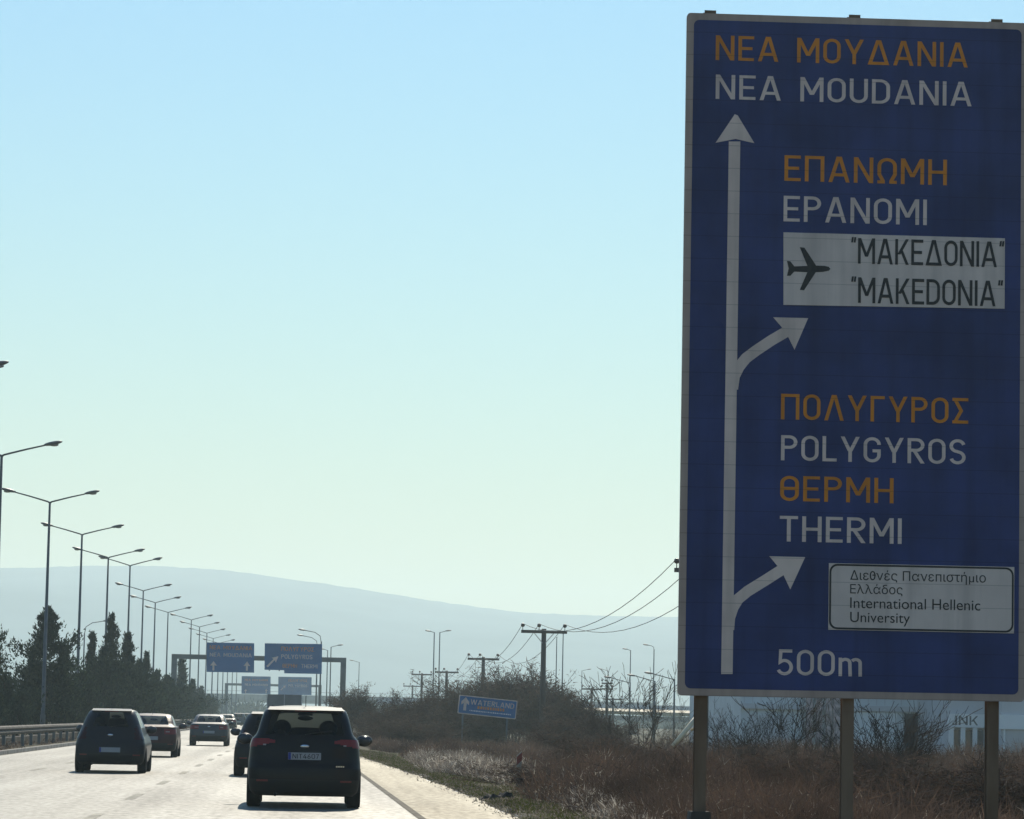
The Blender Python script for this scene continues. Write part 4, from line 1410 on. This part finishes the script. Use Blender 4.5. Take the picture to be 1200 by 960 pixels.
# ------------------------------------------------------------------ vegetation
def conifer_mesh(seed, h, r, ragged=.35, spires=1):
    rg = np.random.default_rng(seed)
    tris, mi = [], []
    n = int(1500 * h / 6)
    V_, F_ = [], []
    # sprays: a boughs' tip carrying many small upward scales
    ns = int(165 * h / 6)
    ph_off = rg.uniform(0, 6.28, 4)
    for s in range(ns):
        zf = rg.uniform(0.02, 1.0) ** 1.05
        th = rg.uniform(0, 2 * math.pi)
        lobes = 1 + ragged * min(1, 3.2 * (1 - zf)) * (math.sin(th * 2 + ph_off[0]) * .5 + math.sin(th * 3 + zf * 7 + ph_off[1]) * .5 + math.sin(zf * 17 + ph_off[2]) * .45)
        prof = (1 - zf) ** 1.05 * (0.6 + .4 * min(1, zf / .16)) * 1.12 + .03
        rad = r * prof * lobes
        length = rad * (rg.uniform(.45, .95) if rg.random() < .72 else rg.uniform(1.0, 1.5))
        base = np.array([0, 0, zf * h * .95 + .1])
        rise = rg.uniform(.25, 1.1)
        d = np.array([math.cos(th), math.sin(th), rise]); d /= np.linalg.norm(d)
        m = int(36 + 60 * min(1, length / 1.4))
        k = rg.uniform(.25, 1.0, m) ** .7
        spread = .075 + .16 * (1 - zf) * min(1, length)
        pos = base + d * (k * max(length, .10) * 1.25)[:, None] + rg.normal(0, spread, (m, 3))
        dirs = d * .6 + np.array([0, 0, .5]) + rg.normal(0, .45, (m, 3))
        dirs /= np.linalg.norm(dirs, axis=1)[:, None]
        side = np.cross(dirs, rg.normal(0, 1, (m, 3))); side /= np.linalg.norm(side, axis=1)[:, None]
        L = rg.uniform(.10, .24, m)[:, None]; w = rg.uniform(.03, .07, m)[:, None]
        V_.append(np.stack([pos - side * w, pos + side * w, pos + dirs * L], 1).reshape(-1, 3))
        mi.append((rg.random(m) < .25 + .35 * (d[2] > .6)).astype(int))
    V_ = np.concatenate(V_)
    return np_mesh('crown', V_, np.arange(len(V_)), 3, [M['needle'], M['needle_lit']], np.concatenate(mi))

con_var = [conifer_mesh(11, 6.5, 1.9, .55), conifer_mesh(12, 6.0, 1.3, .5), conifer_mesh(13, 4.2, 1.6, .45), conifer_mesh(14, 6.2, .85, .45), conifer_mesh(15, 3.4, 1.7, .5)]
con_h = [6.5, 6.0, 4.2, 6.2, 3.4]
trunk_me = MB().tube([(0, 0, -.2), (0, 0, 1.0), (.03, 0, 3.0)], [.16, .13, .05], 7).mesh('trunk', M['bark'], True)
con_group = 'conifers along the median'
# (px, top py, distance, variant, width factor, label)
for px_, py_, Y_, vr, wf, lab in [
    (-12, 690, 150, 0, .55, 'dark conifer cut by the left edge of the picture'),
    (6, 792, 168, 4, .6, 'low dark conifer bush at the left edge below the cut conifer'),
    (57, 712, 174, 0, 1.05, 'tall broad conifer with pointed top behind the second lamp pole from the left'),
    (38, 768, 177, 2, .55, 'shorter conifer leaning on the left flank of the tall broad conifer'),
    (77, 766, 180, 1, .75, 'conifer filling the right flank of the tall broad conifer'),
    (97, 790, 195, 4, .8, 'low bushy conifer between the tall broad conifer and the slim spires'),
    (108.5, 742, 205, 3, .85, 'slim short conifer spire left of the tallest slim spire'),
    (131, 720, 206, 1, .75, 'tallest slim conifer spire standing right of the curved-arm lamp'),
    (122, 762, 204, 2, .8, 'dense conifer at the foot of the slim spires'),
    (150, 742, 214, 1, .95, 'full conifer right of the tallest slim spire'),
    (163, 776, 226, 2, .9, 'medium conifer sloping down right of the full conifer'),
    (172, 764, 240, 1, .7, 'conifer with a thin top just left of the nearer gantry post'),
    (184, 788, 262, 2, 1.0, 'bushy conifer in front of the nearer gantry left post'),
    (197, 794, 290, 4, 1.3, 'low conifer at the foot of the nearer gantry left post'),
    (213, 772, 335, 3, 1.4, 'conifer seen through the nearer gantry beside its left post'),
    (226, 796, 370, 1, 1.0, 'hazy conifer right of the one seen through the gantry'),
    (205, 806, 320, 4, 1.6, 'low hazy conifer below the gantry left post'),
    (236, 806, 430, 2, 1.2, 'small hazy conifer near the end of the row'),
    (244, 815, 500, 4, 1.2, 'smallest haziest conifer at the far end of the row'),
    (140, 790, 212, 4, 1.1, 'low dense conifer bush above the dark hatchback roof'),
    (172, 800, 236, 4, 1.2, 'low dense conifer bush above the red saloon'),
    (22, 812, 160, 4, .55, 'small gappy conifer bush in the gap left of the tall broad conifer'),
]:
    q = at(px_, py_, Y_)
    t = thing('conifer_tree', lab, 'tree', (q.x, Y_, 0), con_group, rz=px_ * .7)
    s = q.z / con_h[vr] / .985
    wf2 = wf * (1.0 if s > .6 else .8)
    t.scale = (wf2, wf2, s)
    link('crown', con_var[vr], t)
    link('trunk', trunk_me, t)

def twig_segments(rg, stems, h, spread, depth=4, lean=0.0):
    segs = []
    def grow(p, d, L, r, k):
        n = 3
        for i in range(n):
            d2 = d + rg.normal(0, .13, 3); d2[2] += .06; d2 /= np.linalg.norm(d2)
            q = p + d2 * (L / n)
            r2 = r * .82
            segs.append((p, q, r, r2))
            if k > 0 and (i > 0 or k < depth):
                for _ in range(rg.integers(1, 3)):
                    e = d2 + rg.normal(0, .55, 3); e[2] = abs(e[2]) * .6 + .25
                    e /= np.linalg.norm(e)
                    grow(q, e, L * rg.uniform(.45, .72), r2 * .6, k - 1)
            p, d, r = q, d2, r2
    for s in range(stems):
        th = rg.uniform(0, 6.283); rr = spread * .25 * math.sqrt(rg.random())
        out = rg.uniform(.05, .6) * spread / h
        d = np.array([math.cos(th) * out + lean, math.sin(th) * out, 1.0]); d /= np.linalg.norm(d)
        grow(np.array([math.cos(th) * rr, math.sin(th) * rr, -.15]), d, h * rg.uniform(.5, .75), .010 + .005 * h, depth)
    return segs

def twig_mesh(name, segs, rmin=.006, mats=None, extra=None):
    P = np.array([s[0] for s in segs]); Q = np.array([s[1] for s in segs])
    r0 = np.maximum(np.array([s[2] for s in segs]), rmin); r1 = np.maximum(np.array([s[3] for s in segs]), rmin * .8)
    d = Q - P; d /= np.linalg.norm(d, axis=1)[:, None] + 1e-9
    ref = np.where(np.abs(d[:, 2:3]) < .9, np.array([[0, 0, 1.0]]), np.array([[1.0, 0, 0]]))
    a = np.cross(d, ref); a /= np.linalg.norm(a, axis=1)[:, None]
    b = np.cross(d, a)
    vs = []
    for k in range(3):
        an = 2 * math.pi * k / 3
        o = a * math.cos(an) + b * math.sin(an)
        vs += [P + o * r0[:, None], Q + o * r1[:, None]]
    V_ = np.stack(vs, 1)   # n,6,3 : p0 q0 p1 q1 p2 q2
    n = len(segs)
    base = (np.arange(n) * 6)[:, None]
    F_ = np.concatenate([base + np.array([[0, 2, 3, 1]]), base + np.array([[2, 4, 5, 3]]), base + np.array([[4, 0, 1, 5]])], 1).reshape(-1)
    return np_mesh(name, V_.reshape(-1, 3), F_, 4, mats or [M['twig']])

def leaf_bits(name, segs, rg, count, size, mats, jitter=.12, wid=.3):
    idx = rg.integers(0, len(segs), count)
    k = rg.random(count)[:, None]
    P = np.array([segs[i][0] for i in idx]) * (1 - k) + np.array([segs[i][1] for i in idx]) * k
    P = P + rg.normal(0, jitter, (count, 3))
    d = rg.normal(0, 1, (count, 3)); d /= np.linalg.norm(d, axis=1)[:, None]
    s = np.cross(d, rg.normal(0, 1, (count, 3))); s /= np.linalg.norm(s, axis=1)[:, None]
    L = rg.uniform(.5, 1.3, count)[:, None] * size
    d[:, 2] = np.abs(d[:, 2]) * .8 + .1
    V_ = np.stack([P - s * L * wid, P + s * L * wid, P + d * L], 1).reshape(-1, 3)
    return np_mesh(name, V_, np.arange(len(V_)), 3, mats, rg.integers(0, len(mats), count))

rgv = np.random.default_rng(77)
shrub_var = []
for k in range(5):
    sg = twig_segments(rgv, 26, 3.6, 3.2, 3)
    mx = max(s[1][2] for s in sg)
    tm = twig_mesh('stems', sg, .012)
    dense = sg + [s for s in sg if s[0][2] < 2.2] * 2
    lm = leaf_bits('foliage', dense, rgv, 15000, .34, [M['scrub_a'], M['dead'], M['scrub_a']], .17, .075)
    shrub_var.append((tm, lm, mx))
print('shrub segs', len(sg))
sg_names = 'bare brown shrubs on the right verge'
for px_, py_, Y_, vr, wf, lab in [
    (418, 800, 235, 0, 1.0, 'bare fan-shaped shrub right of the near black car roof'),
    (447, 826, 215, 1, 1.1, 'low hazy shrub right of the fan-shaped one'),
    (470, 822, 195, 2, 1.0, 'dark shrub at the left end of the big bush mass'),
    (497, 806, 205, 3, 1.1, 'shrub under the pale lamp pair in the bush mass'),
    (522, 796, 215, 4, 1.1, 'tall twiggy shrub directly left of the utility pole above the tilted sign'),
    (550, 788, 225, 0, 1.2, 'tall twiggy shrub behind the left half of the tilted blue sign'),
    (578, 784, 230, 1, 1.2, 'tall twiggy shrub behind the right half of the tilted blue sign'),
    (604, 780, 226, 2, 1.2, 'tall twiggy shrub just right of the tilted blue sign'),
    (632, 772, 216, 3, 1.0, 'highest reddish shrub left of the largest utility pole'),
    (652, 784, 208, 4, 1.0, 'shrub at the foot of the largest utility pole'),
    (674, 806, 195, 0, .9, 'shrub right of the largest utility pole sloping down'),
    (690, 826, 165, 1, 1.0, 'lowest shrub at the right end of the big bush mass'),
    (487, 838, 170, 2, .9, 'low dark shrub in front of the bush mass, far left'),
    (512, 830, 216, 0, .8, 'low dark shrub left of the tilted sign post'),
    (575, 834, 218, 3, 1.0, 'low dark shrub filling below the tilted blue sign'),
    (672, 830, 165, 4, 1.0, 'low dark shrub below the right end of the bush mass'),
    (692, 842, 150, 1, .9, 'low reddish shrub nearest to the marker post'),
    (545, 834, 219, 2, .9, 'low dark shrub between the two posts of the tilted sign'),
    (462, 836, 180, 4, 1.2, 'low dark shrub left of the bush mass, above the pale roadside grass'),
    (535, 800, 232, 2, 1.2, 'twiggy shrub rising behind the left top corner of the tilted sign'),
    (590, 776, 240, 3, 1.2, 'twiggy shrub rising behind the right top corner of the tilted sign'),
    (705, 858, 92, 0, .8, 'reddish thicket between the marker post and the bare trees'),
    (738, 862, 84, 3, .8, 'reddish thicket below the low lamps'),
    (775, 866, 78, 2, .8, 'brown thicket left of the leaning pale stake'),
    (870, 868, 70, 1, .8, 'brown thicket right of the left sign post'),
    (925, 872, 66, 4, .8, 'brown thicket below the forked sapling'),
    (970, 874, 62, 0, .8, 'brown thicket left of the middle sign post'),
    (1040, 880, 56, 3, .8, 'dark thicket right of the middle sign post'),
    (1100, 868, 58, 2, .8, 'dark thicket below the shop front columns'),
    (1140, 884, 52, 1, .8, 'dark thicket left of the right sign post'),
    (1192, 880, 54, 4, .8, 'dark thicket at the right edge of the picture'),
    (668, 884, 72, 2, .7, 'low brown thicket right of the marker post'),
]:
    q = at(px_, py_, Y_)
    gz = ground_z(q.x, Y_)
    t = thing('shrub', lab, 'shrub', (q.x, Y_, gz), sg_names, rz=px_ * 1.3)
    tm, lm, mx = shrub_var[vr]
    s = (q.z - gz) / mx
    wf = max(wf, .75) * max(s, .8)
    t.scale = (wf, wf, s)
    link('stems', tm, t)
    link('foliage', lm, t)

bare_var = []
for k in range(3):
    sg = twig_segments(rgv, 6, 4.2, 3.0, 3)
    bare_var.append((twig_mesh('branches', sg, .011), max(s[1][2] for s in sg)))
    print('bare segs', len(sg))
for px_, py_, Y_, vr, wf, lean, lab in [
    (742, 772, 120, 0, .9, 0, 'bare tree rising left of the big sign between the low lamps'),
    (776, 800, 115, 1, .8, 0, 'bare thin tree beside the rightmost low lamp near the sign'),
    (715, 812, 130, 2, .8, 0, 'small bare tree in front of the far utility poles'),
    (848, 815, 90, 1, .6, 0, 'bare sapling just right of the left sign post'),
    (878, 806, 80, 2, .7, .02, 'bare sapling in the left gap under the big sign'),
    (915, 790, 72, 0, .7, .05, 'bare forked sapling in front of the pinkish brick piers'),
    (950, 800, 78, 1, .7, 0, 'bare sapling left of the middle sign post'),
    (1022, 785, 62, 2, .8, .12, 'bare sapling leaning right of the middle sign post'),
    (1036, 815, 58, 0, .55, .25, 'bare bush with long branches leaning right under the big sign'),
    (1012, 800, 64, 0, .9, .30, 'bare sapling with branches fanning right beside the middle sign post'),
    (868, 822, 84, 0, .7, 0, 'low bare sapling between the left sign post and the pinkish piers'),
    (1078, 858, 55, 1, .5, 0, 'dark twiggy bush before the shop front columns'),
    (1185, 862, 52, 2, .7, 0, 'dark twiggy bush right of the right sign post'),
]:
    q = at(px_, py_, Y_)
    gz = ground_z(q.x, Y_)
    t = thing('bare_tree', lab, 'tree', (q.x, Y_, gz), 'leafless trees and saplings on the right', rz=px_ * .9)
    bm_, mx = bare_var[vr]
    s = (q.z - gz) / mx
    t.scale = (wf * max(s, .5), wf * max(s, .5), s)
    t.rotation_euler = (0, lean, px_ * .9 if not lean else 0.3)
    link('branches', bm_, t)

def scatter_tris(name, clumps, mats, probs, seed, kind='stuff', label=None, cat=None):
    """clumps: (x, y, z, radius, height, count, width) -> one mesh of thin stalks"""
    rg = np.random.default_rng(seed)
    Vs, Mi = [], []
    for (x, y, z, r, h, n, w, pr) in clumps:
        th = rg.uniform(0, 6.283, n); rr = r * np.sqrt(rg.random(n))
        zf = rg.random(n) ** 1.3
        lim = np.sqrt(np.clip(1 - (rr / r) ** 2 * .85, 0, 1))
        base = np.stack([x + np.cos(th) * rr, y + np.sin(th) * rr, z + zf * h * lim * .8], 1)
        d = np.stack([np.cos(th) * .5 * rr / r, np.sin(th) * .5 * rr / r, np.full(n, .75)], 1) + rg.normal(0, .62, (n, 3))
        d /= np.linalg.norm(d, axis=1)[:, None]
        L = (rg.uniform(.25, .65, n) * h * (1 - .4 * zf))[:, None]
        s = np.cross(d, rg.normal(0, 1, (n, 3))); s /= np.linalg.norm(s, axis=1)[:, None]
        ww = (w * rg.uniform(.6, 1.5, n))[:, None]
        mi_ = rg.choice(len(mats), n, p=pr)
        if len(mats) == 3:                       # pale seed heads are short and stubby, up in the outer twigs
            sp = mi_ == 2
            L[sp] *= .45; ww[sp] *= .7
            big = sp & (rg.random(n) < .35)
            L[big] = rg.uniform(.02, .06, (big.sum(), 1)); ww[big] *= 1.5
        Vs.append(np.stack([base - s * ww, base + s * ww, base + d * L], 1).reshape(-1, 3))
        Mi.append(mi_)
    V_ = np.concatenate(Vs)
    me = np_mesh(name, V_, np.arange(len(V_)), 3, mats, np.concatenate(Mi))
    return tag(link(name, me), label, cat, kind=kind)

rs = random.Random(21)
cl = []
# low scrub over the field on the right
def add_scrub(n, y0, y1, pxa, pxb, hmin, hmax, cnt, w, pr):
    for _ in range(n):
        y = math.exp(rs.uniform(math.log(y0), math.log(y1)))
        px_ = rs.uniform(pxa, pxb)
        x = at(px_, 900, y).x
        if x < road_edge(y) + 2.0:
            continue
        h = rs.uniform(hmin, hmax)
        if px_ < 668 and y < 84:
            continue
        q = rs.random()
        pr2 = pr if q < .55 else ([.30, .58, .12] if q < .72 else ([.85, .12, .03] if q < .88 else [.40, .30, .30]))
        cl.append((x, y, ground_z(x, y), h * rs.uniform(.8, 1.3), h * rs.uniform(.7, 1.15), cnt, w * rs.uniform(.7, 1.2), pr2))
BR_ = [.62, .28, .10]
RD_ = [.50, .40, .10]
add_scrub(110, 48, 110, 640, 1230, .7, 1.25, 1700, .0060, BR_)
add_scrub(80, 55, 105, 815, 1230, 1.0, 1.6, 1800, .0060, BR_)
add_scrub(130, 60, 150, 620, 1000, .8, 1.4, 1500, .0080, RD_)
add_scrub(60, 135, 200, 430, 640, .7, 1.2, 900, .0120, BR_)
add_scrub(80, 100, 180, 620, 1250, 1.0, 1.7, 1100, .0115, BR_)
add_scrub(70, 40, 56, 840, 1240, .6, 1.1, 2000, .0050, RD_)
scatter_tris('scrub', cl, [M['scrub_a'], M['scrub_b'], M['scrub_c']], None, 4)
cl = []
for _ in range(150):
    y = rs.uniform(84, 150); px_ = rs.uniform(485, 640)
    x = at(px_, 900, y).x
    if x > road_edge(y) + 1.2:
        cl.append((x, y, ground_z(x, y), rs.uniform(.4, .8), rs.uniform(.35, .7), 420, .010, [.72, .28]))
for _ in range(110):
    y = rs.uniform(44, 74); px_ = rs.uniform(655, 900)
    x = at(px_, 900, y).x
    if x > road_edge(y) + 1.4:
        cl.append((x, y, ground_z(x, y), rs.uniform(.3, .6), rs.uniform(.25, .55), 380, .007, [.68, .32]))
scatter_tris('dry_grass', cl, [M['straw'], M['straw_pale']], None, 6)
cl = []
for _ in range(520):
    y = rs.uniform(20, 150)
    x = road_edge(y) + .25 + abs(rs.gauss(0, .8))
    cl.append((x, y, ground_z(x, y), rs.uniform(.2, .5), rs.uniform(.06, .16), 160, .008, [.62, .38]))
scatter_tris('verge_grass', cl, [M['green'], M['straw']], None, 9)
# grass and weeds along the median foot
cl = []
for _ in range(260):
    y = rs.uniform(90, 360); x = rs.uniform(-12.6, -9.9)
    cl.append((x, y, .1, rs.uniform(.3, .7), rs.uniform(.12, .35), 110, .014, [.6, .4]))
scatter_tris('median_grass', cl, [M['scrub_a'], M['straw']], None, 12)
# far woodland band beyond everything
cl = []
for _ in range(420):
    y = rs.uniform(900, 1500)
    px_ = rs.uniform(-60, 1260)
    x = at(px_, 840, y).x
    if -14 < x < 8: continue
    h = rs.uniform(4.0, 8.0) * (1.0 if px_ < 620 else .8)
    cl.append((x, y, -.6, h * .9, h, 150, .35, [1.0]))
scatter_tris('far_woodland', cl, [M['needle']], None, 15)
def gravel():
    rg = np.random.default_rng(31)
    n = 8000
    y = 22 + 146 * rg.random(n) ** 1.6
    e = np.array([road_edge(v) for v in y])
    x = e + rg.normal(.16, .18, n)
    x = np.maximum(x, e - .35)
    z = np.where(x < e + .02, .006, np.array([ground_z(a, b) for a, b in zip(x, y)]))
    r = rg.uniform(.006, .018, n) * (1 + (rg.random(n) < .03) * 1.2)
    t4 = np.array([[1, 0, -.3], [-.5, .87, -.3], [-.5, -.87, -.3], [0, 0, .8]])
    c = np.stack([x, y, z + r * .25], 1)
    V_ = c[:, None, :] + (t4[None] + rg.normal(0, .25, (n, 4, 3))) * r[:, None, None]
    F_ = (np.arange(n) * 4)[:, None, None] + np.array([[0, 1, 3], [1, 2, 3], [2, 0, 3]])[None]
    me = np_mesh('gravel', V_.reshape(-1, 3), F_.reshape(-1), 3, [M['kerb'], M['soil'], M['tar']], np.repeat(rg.integers(0, 3, n), 3))
    tag(link('gravel', me), kind='stuff')
gravel()
